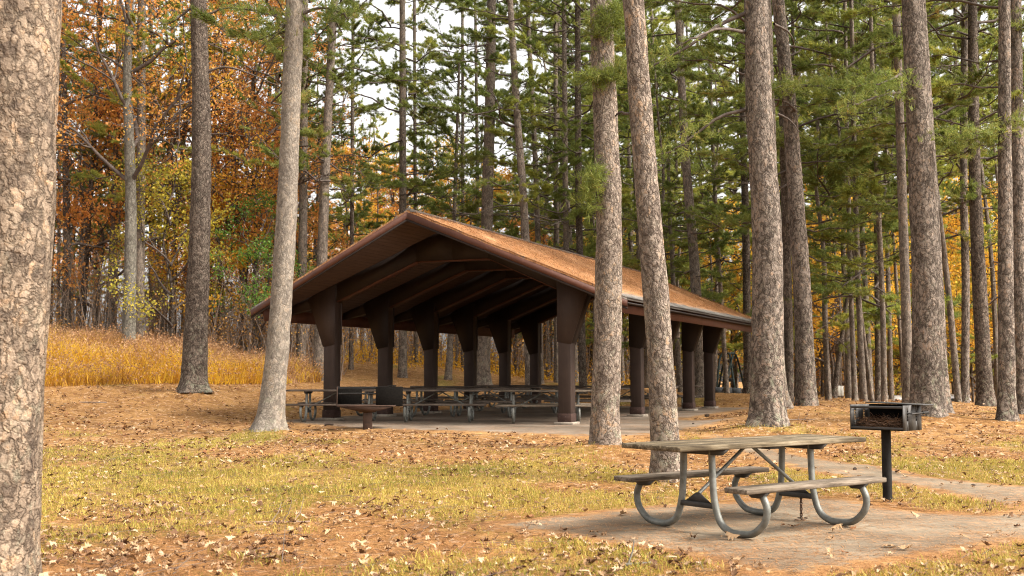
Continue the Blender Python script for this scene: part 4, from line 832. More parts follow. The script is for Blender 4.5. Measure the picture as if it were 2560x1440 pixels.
def brush():
    r_ = np.random.default_rng(41); TV = []; TQ = []; n0 = 0; LP_ = []
    spots = []
    for _ in range(430):
        px = r_.uniform(60, 860); Y = r_.uniform(44, 62); spots.append((px, Y, r_.uniform(1.5, 5.0)))
    for _ in range(330):
        px = r_.uniform(840, 1640); Y = r_.uniform(56, 76); spots.append((px, Y, r_.uniform(1.2, 4.0)))
    for _ in range(420):
        px = r_.uniform(1640, 2640); Y = r_.uniform(56, 84); spots.append((px, Y, r_.uniform(1.5, 5.5)))
    for px, Y, h in spots:
        if 2195 < px < 2405 and Y < 72 or 1780 < px < 1880: continue
        x = (px - 1280) / F * Y; b = np.array([x, Y, 0.0])
        for j in range(r_.integers(1, 4)):
            d = np.array([r_.normal(0, .16), r_.normal(0, .16), 1.0]); m = 6; P = [b + r_.normal(0, .08, 3) * [1, 1, 0]]
            for i in range(m): d = d + r_.normal(0, .09, 3); d[2] = max(d[2], .5); d /= np.linalg.norm(d); P.append(P[-1] + d * h / m)
            P = np.array(P); rr = r_.uniform(.010, .028); V, Q, _, _ = tube_arr(P, np.linspace(rr, .005, m + 1), 4, False); TV.append(V); TQ.append(Q + n0); n0 += len(V)
            for q in range(5):
                i = r_.integers(2, m + 1); dd = d + r_.normal(0, .6, 3); dd /= np.linalg.norm(dd); e = P[i] + dd * h * r_.uniform(.1, .28); V, Q, _, _ = tube_arr(np.array([P[i], (P[i] + e) / 2 + r_.normal(0, .04, 3), e]), np.array([.007, .005, .003]), 3, False); TV.append(V); TQ.append(Q + n0); n0 += len(V)
                k = r_.integers(0, 9); LP_.append(e + r_.normal(0, .22, (k, 3)))
    TV = np.vstack(TV); TQ = np.vstack(TQ); L = np.vstack(LP_); 
    TV[:, 2] += ground(TV[:, 0], TV[:, 1]) - .1; L[:, 2] += ground(L[:, 0], L[:, 1]); L[:, 2] = np.maximum(L[:, 2], ground(L[:, 0], L[:, 1]) + .1)
    LV = leaf_tris(L, r_, .10); q = (np.arange(len(LV)) + len(TV)).reshape(-1, 4)
    tag(link('undergrowth', mk_mesh('undergrowth', np.vstack([TV, LV]), [TQ, q], [MT['twig'], MT['brush_leaf']], np.concatenate([np.zeros(len(TQ)), np.ones(len(q))]))), 'bare brown stems and saplings tangled below the trees', 'undergrowth', kind='stuff')
    # low leafy litter and shrubs at the forest edge
    n = 42000; px = r_.uniform(820, 2640, n); Y = r_.uniform(54, 90, n); x = (px - 1280) / F * Y; hh = r_.exponential(.35, n) * (.3 + 1.4 * fbm(x * .25, Y * .25, 77)); kk = ~((px > 2195) & (px < 2410) | (px > 1780) & (px < 1880) & (Y < 62)); x, Y, hh = x[kk], Y[kk], hh[kk]; P = np.stack([x, Y, ground(x, Y) + hh], 1); LV = leaf_tris(P, r_, .13)
    o = link('low_brush', mk_mesh('low_brush', LV, np.arange(len(LV)).reshape(-1, 4), MT['leaf_gold'])); tag(o, 'low golden leafy brush along the forest edge', 'undergrowth', kind='stuff')
brush()
def view_points(n, y0, y1, r_, power=1.0, mar=.6):
    Y = y0 + (y1 - y0) * r_.random(n) ** power; X = r_.uniform(-1, 1, n) * (Y * .455 + mar); return X, Y
def paved(x, y): return in_poly(x, y, [(p.x, p.y) for p in PAD]) | in_poly(x, y, [(p.x, p.y) for p in PATH]) | in_poly(x, y, [(p.x, p.y) for p in SLABP])
def edge_keep(x, y, w, r_):
    d = np.minimum(poly_dist(x, y, PAD), poly_dist(x, y, PATH)); d = np.minimum(d, poly_dist(x, y, SLABP)); return r_.random(len(x)) < np.exp(-d / w)
def litter():
    r_ = np.random.default_rng(51)
    X, Y = view_points(230000, 5.8, 24, r_, 1.25); k = (lawn_mask(X, Y) + (fbm(X * 2.3, Y * 2.3, 61) - .5) * 1.3 > r_.uniform(.25, .9, len(X))) & ~paved(X, Y); X, Y = X[k], Y[k]
    V, Q, T = blades(X, Y, r_.uniform(.02, .065, len(X)) * (.5 + fbm(X * 3, Y * 3, 66)), .0042, 1.0, r_, -.008); tag(link('lawn_grass', mk_mesh('lawn_grass', V, [Q, T], MT['lawn'])), 'thin yellowing lawn grass among the straw', 'grass', kind='stuff')
    # pine straw
    X, Y = view_points(150000, 5.6, 19, r_, 1.3); pv = paved(X, Y); k = ~pv | edge_keep(X, Y, .3, r_) | (r_.random(len(X)) < .10 * (1 + 3 * (fbm(X, Y, 9) > .52))); X, Y = X[k], Y[k]; n = len(X); a = r_.normal(.25, .9, n)
    l = r_.uniform(.05, .10, n); z = ground(X, Y) + r_.uniform(.008, .016, n); d = np.stack([np.cos(a), np.sin(a), r_.normal(0, .10, n) * ~paved(X, Y)], 1); s = np.stack([-np.sin(a), np.cos(a), 0 * a], 1) * .0022; c = np.stack([X, Y, z], 1)
    V = np.stack([c - d * l[:, None] - s, c - d * l[:, None] + s, c + d * l[:, None]], 1).reshape(-1, 3); tag(link('pine_straw', mk_mesh('pine_straw', V, np.arange(len(V)).reshape(-1, 3), MT['straw'])), 'fallen orange pine straw over the ground', 'pine straw', kind='stuff')
    # dark twigs and needle bundles
    n = 5200; X, Y = view_points(n, 5.8, 26, r_, 1.2); k = ~paved(X, Y); X, Y = X[k], Y[k]; n = len(X); a = r_.uniform(0, 6.28, n); l = r_.exponential(.05, n) + .03; z = ground(X, Y) + .012; d = np.stack([np.cos(a), np.sin(a), np.abs(r_.normal(0, .18, n))], 1); sv = np.stack([-np.sin(a), np.cos(a), 0 * a + .4], 1) * .0035; c = np.stack([X, Y, z], 1)
    V = np.stack([c - d * [1, 1, 0] * l[:, None] - sv, c - d * [1, 1, 0] * l[:, None] + sv, c + d * l[:, None] + sv * .4, c + d * l[:, None] - sv * .4], 1).reshape(-1, 3); tag(link('fallen_twigs', mk_mesh('fallen_twigs', V, np.arange(len(V)).reshape(-1, 4), MT['limb_dark'])), 'small dark twigs and bits of bark littering the ground', 'twigs', kind='stuff')
    # fallen oak leaves farther off, and clumps of straw standing proud
    n = 17000; X, Y = view_points(n, 16, 42, r_, 1.0, 2); k = (r_.random(n) < np.clip(.25 + 1.6 * (fbm(X * .5, Y * .5, 72) - .4), .08, 1)) & ~paved(X, Y) & ~in_poly(X, Y, GPOLY); X, Y = X[k], Y[k]
    LV, LT = oak_leaves(X, Y, ground(X, Y) + .01, r_, .05); mi = np.repeat((r_.random(len(X)) < .5).astype(np.int32), 20); me = mk_mesh('leaf_litter', LV, LT, [MT['dead_leaf'], MT['brown_leaf']], mi); tag(link('leaf_litter', me), 'brown and tan leaf litter over the straw around the pavilion', 'leaves', kind='stuff')
    # fallen oak leaves
    n = 16000; X, Y = view_points(n * 3, 5.9, 30, r_, 1.7); cl = fbm(X * .8, Y * .8, 71); wgt = np.clip(.26 + 1.15 * (cl - .45), .06, 1) * np.interp(Y, [6, 9, 11, 16, 30], [.62, .62, .5, .42, .36]); k = (r_.random(len(X)) < wgt) & (~paved(X, Y) | edge_keep(X, Y, .22, r_)); X, Y = X[k], Y[k]
    LV, LT = oak_leaves(X, Y, ground(X, Y) + .012, r_, .040); tag(link('fallen_leaves', mk_mesh('fallen_leaves', LV, LT, MT['dead_leaf'])), 'dry tan oak leaves scattered over the ground', 'leaves', kind='stuff')
OUT = np.array([(0, -.9), (.16, -.62), (.34, -.55), (.24, -.33), (.55, -.22), (.34, .02), (.62, .24), (.33, .34), (.36, .66), (.12, .6), (0, 1.0), (-.12, .6), (-.36, .66), (-.33, .34), (-.62, .24), (-.34, .02), (-.55, -.22), (-.24, -.33), (-.34, -.55), (-.16, -.62)])
def oak_leaves(X, Y, Z, r_, size):
    n = len(X); k = len(OUT); P = np.vstack([[0, 0], OUT]); s = size * r_.uniform(.45, 1.4, n); a = r_.uniform(0, 6.28, n)
    u = P[None, :, 0] * s[:, None]; v = P[None, :, 1] * s[:, None]; c1 = r_.normal(.5, .9, n)[:, None] / size; c2 = r_.normal(.2, .5, n)[:, None] / size
    w = c1 * u * u + c2 * v * v * .6 + r_.normal(0, .18, n)[:, None] * u + r_.normal(0, .3, n)[:, None] * v + r_.normal(0, .006, (n, k + 1)); w -= np.minimum(w.min(1), 0)[:, None] * .9
    x = X[:, None] + u * np.cos(a)[:, None] - v * np.sin(a)[:, None]; y = Y[:, None] + u * np.sin(a)[:, None] + v * np.cos(a)[:, None]; z = Z[:, None] + np.minimum(w, size * 1.1)
    V = np.stack([x, y, z], 2).reshape(-1, 3); t = np.array([(0, i + 1, (i + 1) % k + 1) for i in range(k)]); return V, (np.arange(n)[:, None, None] * (k + 1) + t[None]).reshape(-1, 3)
litter()
r51 = np.random.default_rng(88)
for px, py, m in [(1770,1408,'brown_leaf'),(1855,1404,'dead_leaf'),(2075,1390,'dead_leaf'),(2113,1390,'brown_leaf'),(2225,1372,'dead_leaf'),(2262,1378,'dead_leaf'),(2405,1345,'dead_leaf'),(2520,1346,'brown_leaf'),(1832,1353,'dead_leaf'),(1985,1322,'brown_leaf'),(2092,1335,'dead_leaf'),(2133,1328,'brown_leaf'),(1958,1318,'brown_leaf'),(1905,1425,'dead_leaf'),(1560,1292,'dead_leaf'),(1325,1298,'brown_leaf'),(2497,1333,'dead_leaf'),(2285,1300,'dead_leaf'),(2445,1288,'dead_leaf'),(2148,1222,'dead_leaf')]:
    h_ = hit(px, py); V, T = oak_leaves(np.array([0.]), np.array([0.]), np.array([0.]), r51, .062); o = link('oak_leaf', mk_mesh('oak_leaf', V, T, MT[m]), None, (h_.x, h_.y, gz(h_.x, h_.y) + .012))
    tag(o, 'curled dry oak leaf lying alone on the bare paved pad around the table', 'leaf', 'single leaves on the table pad')

# ------------------------------------------------------------------ picnic tables
def hoop_path(sy):
    return smooth_path([(0, sy * y, z) for y, z in ((.165, .715), (.172, .5), (.19, .29), (.25, .115), (.36, .042), (.5, .034), (.63, .058), (.735, .15), (.765, .25), (.735, .335), (.672, .415))], 6)
def make_table(top_mat, bench_mat, label, top_len=2.44, bench_len=1.83, hx=.65):
    root = empty('picnic_table', (0, 0, 0)); tag(root, label, 'picnic table')
    tw = .73; nb = 3; bw = tw / nb
    tp = empty('tabletop', (0, 0, 0)); tp.parent = root
    for i in range(nb):
        b = MB(); b.box((random.uniform(-.012, .012), 0, 0), (top_len + random.uniform(-.012, .012), bw - .014, .042), .007)
        o = b.build('plank', top_mat, tp, loc=(0, -tw / 2 + bw * (i + .5), .739 + random.uniform(-.0015, .0015)))
    for sy in (-1, 1):
        b = MB(); b.box((0, 0, 0), (bench_len, .245, .042), .006); b.build('bench', bench_mat, root, loc=(0, sy * .667, .414))
    for sx in (-1, 1):
        for sy in (-1, 1):
            b = MB(); P = hoop_path(sy); P[:, 0] += sx * hx; b.tube(P, .0302, 14); b.build('leg', MT['galvanised'], root, smooth=True)
            b = MB(); x = sx * hx; y0, y1 = sy * .56, sy * .775      # seat bracket
            b.prism([(x - .03, y0, .392), (x - .03, y1, .392), (x - .03, sy * .72, .345), (x - .03, sy * .625, .345)], (1, 0, 0), .06); b.build('seat_bracket', MT['grey_steel'], root)
        b = MB(); x = sx * hx; b.prism([(x - .028, -.345, .717), (x - .028, .345, .717), (x - .028, .27, .665), (x - .028, -.27, .665)], (1, 0, 0), .056); b.build('top_bracket', MT['grey_steel'], root)
        b = MB(); x = sx * hx; b.box((x, 0, .235), (.05, .40, .045), .004); b.prism([(x - .004, -.15, .255), (x - .004, .15, .255), (x - .004, .02, .335), (x - .004, -.02, .335)], (1, 0, 0), .008); b.build('cross_bar', MT['grey_steel'], root)
        b = MB(); b.tube([(sx * (hx - .01), 0, .325), (sx * .045, 0, .705)], .0165, 10); b.build('brace', MT['galvanised'], root, smooth=True)
    b = MB(); b.box((0, 0, .707), (.16, .62, .022), .003); b.build('batten', MT['grey_steel'], root)
    return root
tA = make_table(MT['table_wood'], MT['bench_wood'], 'weathered wooden picnic table on steel hoop legs, alone on the paved pad')
tA.location = (2.1189, 10.3582, 0.004); tA.rotation_euler = (0, 0, .6424)
# yellow paint mark on the far front leg stays out: it is a worn sticker, built as a thin wrap
def chain():
    root = empty('chain', (0, 0, 0)); c, s = cos(.6424), sin(.6424); p0 = Vector((2.1189 + c * .66 + s * .04, 10.3582 + s * .66 - c * .04, 0))
    root.location = p0; tag(root, 'rusty chain hanging from the table cross bar and heaped on the pad', 'chain')
    for i in range(12):
        z = .215 - i * .026 if i < 8 else .015 + .012 * (i % 2); dx, dy = (0, 0) if i < 8 else ((i - 9.5) * .03, (i % 2) * .03 - .015)
        b = MB(); a = np.linspace(0, 2 * pi, 13); ang = (i % 2) * pi / 2 + .3
        P = np.stack([np.cos(a) * .011, 0 * a, np.sin(a) * .021], 1) if i < 8 else np.stack([np.cos(a) * .021, np.sin(a) * .012, 0 * a], 1)
        P = np.stack([P[:, 0] * cos(ang) - P[:, 1] * sin(ang) + dx, P[:, 0] * sin(ang) + P[:, 1] * cos(ang) + dy, P[:, 2] + z], 1); b.tube(P, .0045, 6, False); b.build('chain_link', MT['chain'], root, smooth=True)
chain()
# the tables under the roof
tB = make_table(MT['dark_wood'], MT['dark_wood'], 'dark picnic table poking out beside the first left post of the pavilion', 2.44, 2.3, .75)
tC = make_table(MT['bench_wood'], MT['bench_wood'], 'pale topped picnic table just inside the pavilion by the near right post', 2.44, 2.3, .75)
def put(o, px, Y, rz):
    x = (px - 1280) / F * Y; o.location = (x, Y, PZ + .002); o.rotation_euler = (0, 0, rz)
put(tB, 850, 27.6, -.06); put(tC, 1364, 26.9, -.02)
for px, Y, rz, src, lab in [
 (1100, 27.6, -.03, tB, 'picnic table in the middle of the pavilion front, behind the low grill'),
 (985, 31.4, -.3, tB, 'picnic table behind the low grill, between the second and third left posts'), (1210, 30.6, -.12, tB, 'picnic table under the roof behind the front middle one'),
 (1130, 35.0, -.3, tB, 'picnic table by the fourth left post under the roof'), (1330, 33.6, -.2, tB, 'picnic table under the roof behind the pale topped one'), (1470, 31.2, -.1, tB, 'picnic table under the roof behind the near right post and tufted pine'),
 (1270, 38.4, -.35, tB, 'picnic table at the back by the last left posts'), (1450, 36.6, -.3, tB, 'picnic table deep under the roof on the right side'), (1590, 34.4, -.25, tB, 'picnic table seen between the two pinkish pines'), (1655, 37.2, -.3, tB, 'picnic table whose end shows left of the far right posts')]:
    o = copy_tree(src); put(o, px, Y, rz); tag(o, lab)
for o in [x for x in COL.objects if x.name.startswith('picnic_table') and x != tA]: o['group'] = 'picnic tables under the pavilion roof'

# ------------------------------------------------------------------ the pavilion
def pavilion():
    root = empty('pavilion', (PQ.x, PQ.y, PZ), PA); tag(root, 'brown open picnic pavilion with gable roof covered in orange pine straw', 'pavilion')
    HR, HEL, HER = 4.7403, 2.7359, 2.7671; RX = -2.8528; oeL, oeR = PW + 1.5724, 1.728; gL, gM, gR = -1.2, -2.3095, -.8682; far = 5 * PS + 1.3507; farM = far + .35
    t = .05                                              # shingle thickness
    def roofz(x): return HR + (x - RX) / (oeR - RX) * (HER - HR) if x > RX else HR + (RX - x) / (oeL + RX) * (HEL - HR)
    for nm, ex, hz, g0 in (('right', oeR, HER, gR), ('left', -oeL, HEL, gL)):
        # shingled slope: grid with a slightly sagging, ragged surface
        nu, nv = 60, 26; u = np.linspace(0, 1, nu); v = np.linspace(0, 1, nv); U, Vv = np.meshgrid(u, v, indexing='ij')
        y0 = g0 + (gM - g0) * Vv; y1 = far + (farM - far) * Vv; Yg = y0 + (y1 - y0) * U; Xg = ex + (RX - ex) * Vv; Zg = hz + (HR - hz) * Vv
        Zg = Zg + .018 * (fbm(Yg * .8 + 5, Vv * 6, 91) - .5) + .022 * (vnoise(Yg * 5, Vv * 40, 92) - .5) * (Vv > .04)
        top = np.stack([Xg, Yg, Zg], 2).reshape(-1, 3); low = top - [0, 0, t]; k = len(top)
        sl = sqrt((RX - ex) ** 2 + (HR - hz) ** 2); uv = np.stack([Yg.ravel(), (Vv * sl).ravel()], 1); uv2 = np.vstack([uv, uv])
        r, c = np.meshgrid(np.arange(nu - 1), np.arange(nv - 1), indexing='ij'); i = (r * nv + c).ravel(); q = np.stack([i, i + nv, i + nv + 1, i + 1], 1)
        if ex < 0: q = q[:, ::-1]
        Q = [q]
        ed = [np.arange(0, nu * nv, nv), np.arange(nv)[::-1] , np.arange(nv) + (nu - 1) * nv]
        for e in ed: Q.append(np.stack([e[:-1], e[1:], e[1:] + k, e[:-1] + k], 1))
        link('roof', mk_mesh('roof', np.vstack([top, low]), [np.vstack(Q)], MT['roof'], uv=uv2), root)
        # boarded soffit just under the shingles
        sv = []; su = []
        for Vt in (0.012, .995):
            for Ut in (.004, .996):
                y0_ = g0 + (gM - g0) * Vt + .03; y1_ = far - .03; x_ = ex + (RX - ex) * Vt; z_ = hz + (HR - hz) * Vt - t - .008
                sv.append((x_, y0_ + (y1_ - y0_) * Ut, z_)); su.append((y0_ + (y1_ - y0_) * Ut, Vt * sl))
        sv = np.array(sv); sv = np.vstack([sv, sv - [0, 0, .02]]); Qs = [(0, 1, 3, 2), (4, 6, 7, 5), (0, 2, 6, 4), (1, 5, 7, 3), (0, 4, 5, 1), (2, 3, 7, 6)]
        link('soffit', mk_mesh('soffit', sv, np.array(Qs), MT['soffit'], uv=np.vstack([su, su])), root)
        # rake boards (two steps) on both gables, fascia beam under the eave
        for (ya, yb, sgn) in ((g0, gM, -1), (far, farM, 1)):
            for dep, h0, h1, mt in ((.03, .055, .20, 'fascia_paint'), (.012, .20, .255, 'frame_paint')):
                b = MB(); o0 = sgn * -.005; o1 = sgn * dep
                A = np.array([(ex, ya, hz), (RX, yb, HR)]); P = []
                for dz in (-h1, -h0):
                    for (p, oo) in ((A[0], o0), (A[1], o0), (A[1], o1), (A[0], o1)): P.append((p[0], p[1] + oo, p[2] + dz))
                b.hexa(P); b.build('rake_board', MT[mt], root)
        xi = ex - .22 if ex > 0 else ex + .22
        zf = roofz(xi) - t - .045; hf = .30
        b = MB(); ya, yb = g0 + .12, far - .12; sx = 1 if ex > 0 else -1
        P = [(xi, ya + .12, zf - hf), (xi, yb - .12, zf - hf), (xi - sx * .045, yb - .12, zf - hf), (xi - sx * .045, ya + .12, zf - hf), (xi, ya, zf), (xi, yb, zf), (xi - sx * .045, yb, zf + .0), (xi - sx * .045, ya, zf + .0)]
        b.hexa(P); b.build('fascia', MT['fascia_paint'], root)
        b = MB(); b.box(((ex + xi) / 2 - sx * .02, (ya + yb) / 2, hz - t - .055), (.20, yb - ya, .03)); b.build('eave_trim', MT['frame_paint'], root)
    # ridge cap
    b = MB(); b.hexa([(RX - .16, gM + .02, roofz(RX - .16) + .012), (RX + .16, gM + .02, roofz(RX + .16) + .012), (RX + .16, farM - .02, roofz(RX + .16) + .012), (RX - .16, farM - .02, roofz(RX - .16) + .012), (RX - .02, gM + .02, HR + .035), (RX + .02, gM + .02, HR + .035), (RX + .02, farM - .02, HR + .035), (RX - .02, farM - .02, HR + .035)]); b.build('ridge_cap', MT['roof'], root)
    # bent frames
    ft = .13
    for k in range(6):
        y = k * PS
        und = lambda x: roofz(x) - t - .036
        for side in (0, 1):
            px_ = 0.0 if side else -PW; sg = 1 if side else -1
            post = MB(); post.box((0, 0, (und(px_) - .04 + .06) / 2 + .03), (.30, .30, und(px_) - .04 - .06), .006)
            o = post.build('post', MT['post_paint'], root, loc=(px_, y, 0))
            fp = MB(); fp.box((0, 0, .155), (.33, .33, .19), .004); fp.build('post_foot', MT['foot_paint'], o)
            st = MB(); st.box((0, 0, .028), (.46, .46, .064), .008); st.build('footing', MT['pad_stone'], o)
            # gusset panels on both faces of the post: inner edge upright, outer edge slanting out to the rafter
            for f in (-1, 1):
                b = MB(); yy = y + f * (.15 + .004); x_in = px_ - sg * .17; x_o = px_ + sg * .165; x_t = px_ + sg * .62
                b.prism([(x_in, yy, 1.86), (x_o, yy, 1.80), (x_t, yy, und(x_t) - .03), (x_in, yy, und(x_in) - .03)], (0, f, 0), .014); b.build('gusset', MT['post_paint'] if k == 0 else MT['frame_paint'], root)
            b = MB(); b.hexa([(px_ + sg * .158, y - .145, 1.83), (px_ + sg * .175, y - .145, 1.83), (px_ + sg * .175, y + .145, 1.83), (px_ + sg * .158, y + .145, 1.83), (px_ + sg * .59, y - .145, und(px_ + sg * .62) - .06), (px_ + sg * .61, y - .145, und(px_ + sg * .62) - .06), (px_ + sg * .61, y + .145, und(px_ + sg * .62) - .06), (px_ + sg * .59, y + .145, und(px_ + sg * .62) - .06)]); b.build('gusset_edge', MT['frame_paint'], root)
        # deep rafter: one bent beam with a level underside below the ridge
        d_in = .44; xs = [-oeL + .3, -PW - .15, -PW + .2, RX - .95, RX + .95, -.2, .15, oeR - .3]
        zb = lambda x: und(x) - (d_in if -PW - .2 < x < .2 else .20)
        b = MB(); zl = und(RX - .95) - d_in
        pts = [(-oeL + .3, und(-oeL + .3) - .16), (-PW - .3, und(-PW - .3) - .34), (-PW + .2, und(-PW + .2) - d_in), (RX - .95, zl), (RX + .95, zl), (-.2, und(-.2) - d_in), (.3, und(.3) - .34), (oeR - .3, und(oeR - .3) - .16)]
        for (xa, za), (xb, zb_) in zip(pts[:-1], pts[1:]):
            def seg(xa, za, xb, zb_):
                b.hexa([(xa, y - ft, za), (xb, y - ft, zb_), (xb, y + ft, zb_), (xa, y + ft, za), (xa, y - ft, und(xa)), (xb, y - ft, und(xb)), (xb, y + ft, und(xb)), (xa, y + ft, und(xa))])
            if xa < RX < xb: seg(xa, za, RX, zl); seg(RX, zl, xb, zb_)
            else: seg(xa, za, xb, zb_)
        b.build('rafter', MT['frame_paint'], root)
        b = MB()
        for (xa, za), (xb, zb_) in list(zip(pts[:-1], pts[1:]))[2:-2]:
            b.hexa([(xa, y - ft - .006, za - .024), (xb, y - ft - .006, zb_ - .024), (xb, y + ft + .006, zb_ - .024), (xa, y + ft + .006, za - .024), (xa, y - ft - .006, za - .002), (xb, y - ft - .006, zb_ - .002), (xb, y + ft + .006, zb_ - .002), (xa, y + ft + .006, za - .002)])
        b.build('rafter_lit_underside', MT['fascia_paint'], root)  # added strip in lighter brown, paints the ground light on the rafter underside
pavilion()

def roof_straw():
    r_ = np.random.default_rng(123); n = 60000; c, s_ = cos(PA), sin(PA)
    HR, HER, HEL = 4.7403, 2.7671, 2.7359; RX = -2.8528; v = r_.beta(1.2, 1.1, n) * .96 + .03; u = r_.random(n); rt = r_.random(n) < .8
    ex = np.where(rt, 1.728, -PW - 1.5724); hz = np.where(rt, HER, HEL); g0 = np.where(rt, -.8682, -1.2); a = ex + (RX - ex) * v; y0 = g0 + (-2.3095 - g0) * v; b = y0 + (5 * PS + 1.45 - y0) * u; z = hz + (HR - hz) * v + .012 + r_.uniform(0, .03, n)
    k = (fbm(b * 1.3, v * 7, 55) > .33) & (v > .10 + .12 * (vnoise(b * 2, v * 3, 4) - .5)); a, b, z, rt = a[k], b[k], z[k], rt[k]; n = len(a)
    an = r_.uniform(0, 3.14, n); l = r_.uniform(.06, .12, n); sl = np.where(rt, -(HR - HER) / (1.728 - RX), (HR - HEL) / (PW + 1.5724 + RX)); da, db = np.cos(an) * l, np.sin(an) * l; dz = da * sl + r_.normal(0, .016, n); wa, wb = -np.sin(an) * .0035, np.cos(an) * .0035
    P = lambda A, B, Z: np.stack([PQ.x + c * A - s_ * B, PQ.y + s_ * A + c * B, PZ + Z], 1)
    V = np.stack([P(a - da - wa, b - db - wb, z - dz), P(a - da + wa, b - db + wb, z - dz + wa * sl), P(a + da, b + db, z + dz)], 1).reshape(-1, 3)
    tag(link('roof_straw', mk_mesh('roof_straw', V, np.arange(len(V)).reshape(-1, 3), MT['straw'])), 'orange pine straw thickly strewn over the pavilion roof', 'pine straw', kind='stuff')
roof_straw()

# ------------------------------------------------------------------ grills
def tall_grill():
    Y = 14.0; g = hit(2219, 1252); Y = g.y; x0 = g.x; s = Y / F
    root = empty('charcoal_grill', (x0, Y, gz(x0, Y)), radians(-45)); tag(root, 'black steel charcoal grill on a round post behind the bench, straw in its box', 'grill')
    top = (1252 - 1078) * s                                  # underside of the firebox
    b = MB(); b.tube([(0, 0, -.1), (0, 0, top)], .0285 * 1.75, 18); b.build('post', MT['black_steel'], root, smooth=True)
    w_, d_, h_ = .60, .42, .255; z0 = top
    b = MB(); b.box((0, 0, z0 + .006), (w_, d_, .012), .002); b.build('firebox_floor', MT['char'], root)
    b = MB(); b.box((0, d_ / 2 - .004, z0 + .012 + h_ / 2), (w_ - .012, .008, h_), .001); b.build('back_panel', MT['char'], root)
    for sx in (-1, 1):                                       # side plates with two notched slots each, built round the slots
        P = root; x = sx * (w_ / 2); b = MB(); th = .008; zt = z0 + .012 + h_
        ycuts = [-d_ / 2, -.125, -.095, .075, .105, d_ / 2]; zs0, zs1 = z0 + .10, zt - .06
        def q(ya, yb, za, zb): b.box((x, (ya + yb) / 2, (za + zb) / 2), (th, yb - ya, zb - za))
        q(ycuts[0], ycuts[1], z0, zt); q(ycuts[2], ycuts[3], z0, zt); q(ycuts[4], ycuts[5], z0, zt)
        for a_, c_ in ((ycuts[1], ycuts[2]), (ycuts[3], ycuts[4])):
            q(a_, c_, z0, zs0); q(a_, c_, zs1, zt)
            for i in range(4):
                zc = zs0 + .02 + i * .028; b.prism([(x - th / 2, c_, zc), (x - th / 2, c_ - .016, zc + .008), (x - th / 2, c_, zc + .018)], (1, 0, 0), th)
        b.build('side_panel', MT['grey_steel'], root)
    b = MB(); b.tube([(-w_ / 2, -d_ / 2 + .012, z0 + h_ - .012), (w_ / 2, -d_ / 2 + .012, z0 + h_ - .012)], .014, 8); b.build('front_rail', MT['grey_steel'], root, smooth=True)
    b = MB(); b.box((0, -d_ / 2 + .008, z0 + .022), (w_, .014, .024), .002); b.build('front_lip', MT['grey_steel'], root)
    b = MB()                                                 # cooking grate: bars and a plate at the back
    for i in range(13): b.tube([(-w_ / 2 + .03 + i * .044, -d_ / 2 + .03, z0 + h_ - .02), (-w_ / 2 + .03 + i * .044, d_ / 2 - .02, z0 + h_ - .02)], .005, 6)
    b.build('grate', MT['black_steel'], root, smooth=True)
    b = MB(); b.box((.10, .12, z0 + h_ + .025), (.66, .26, .010), .002, Matrix.Rotation(.03, 4, 'Y')); b.build('cooking_plate', MT['grey_steel'], root)
    for yy in (-.115, .08):                                  # grate handles coming out of the slots
        b = MB(); b.tube([(w_ / 2 - .05, yy, z0 + h_ - .075), (w_ / 2 + .06, yy, z0 + h_ - .075)], .007, 8)
        h_o = b.build('handle', MT['grey_steel'], root, smooth=True)
    b = MB(); b.tube([(w_ / 2 + .05, -.115, z0 + h_ - .075), (w_ / 2 + .06, .0, z0 + h_ - .072), (w_ / 2 + .055, .16, z0 + h_ - .07)], .008, 8); b.build('handle_bar', MT['grey_steel'], root, smooth=True)
    b = MB(); P = []
    for i in range(80): a = i * .9; P.append((w_ / 2 + .056 + .015 * cos(a), .13 + i * .0016, z0 + h_ - .07 + .015 * sin(a)))
    b.tube(P, .004, 5); b.build('coil_grip', MT['grey_steel'], root, smooth=True)
    # straw in the firebox
    r_ = np.random.default_rng(5); n = 900; c = np.stack([r_.uniform(-.27, .27, n), r_.uniform(-.19, .17, n), z0 + .02 + r_.random(n) ** 1.5 * .11], 1); d = r_.normal(0, 1, (n, 3)); d[:, 2] *= .45; d /= np.linalg.norm(d, axis=1)[:, None]; s_ = np.cross(d, r_.normal(0, 1, (n, 3))); s_ /= np.linalg.norm(s_, axis=1)[:, None]
    l = r_.uniform(.04, .09, n)[:, None]; c = np.clip(c, [-.25, -.17, 0], [.25, .15, 9]); V = np.stack([c - d * l - s_ * .002, c - d * l + s_ * .002, c + d * l], 1); V[:, :, 2] = np.maximum(V[:, :, 2], z0 + .014); V[:, :, 0] = np.clip(V[:, :, 0], -.29, .29); V[:, :, 1] = np.clip(V[:, :, 1], -.2, .19)
    o = link('straw_heap', mk_mesh('straw_heap', V.reshape(-1, 3), np.arange(n * 3).reshape(-1, 3), MT['old_straw'])); o.location = root.location; o.rotation_euler = root.rotation_euler; tag(o, 'dry pine straw heaped inside the firebox of the black grill', 'straw', kind='stuff')
tall_grill()
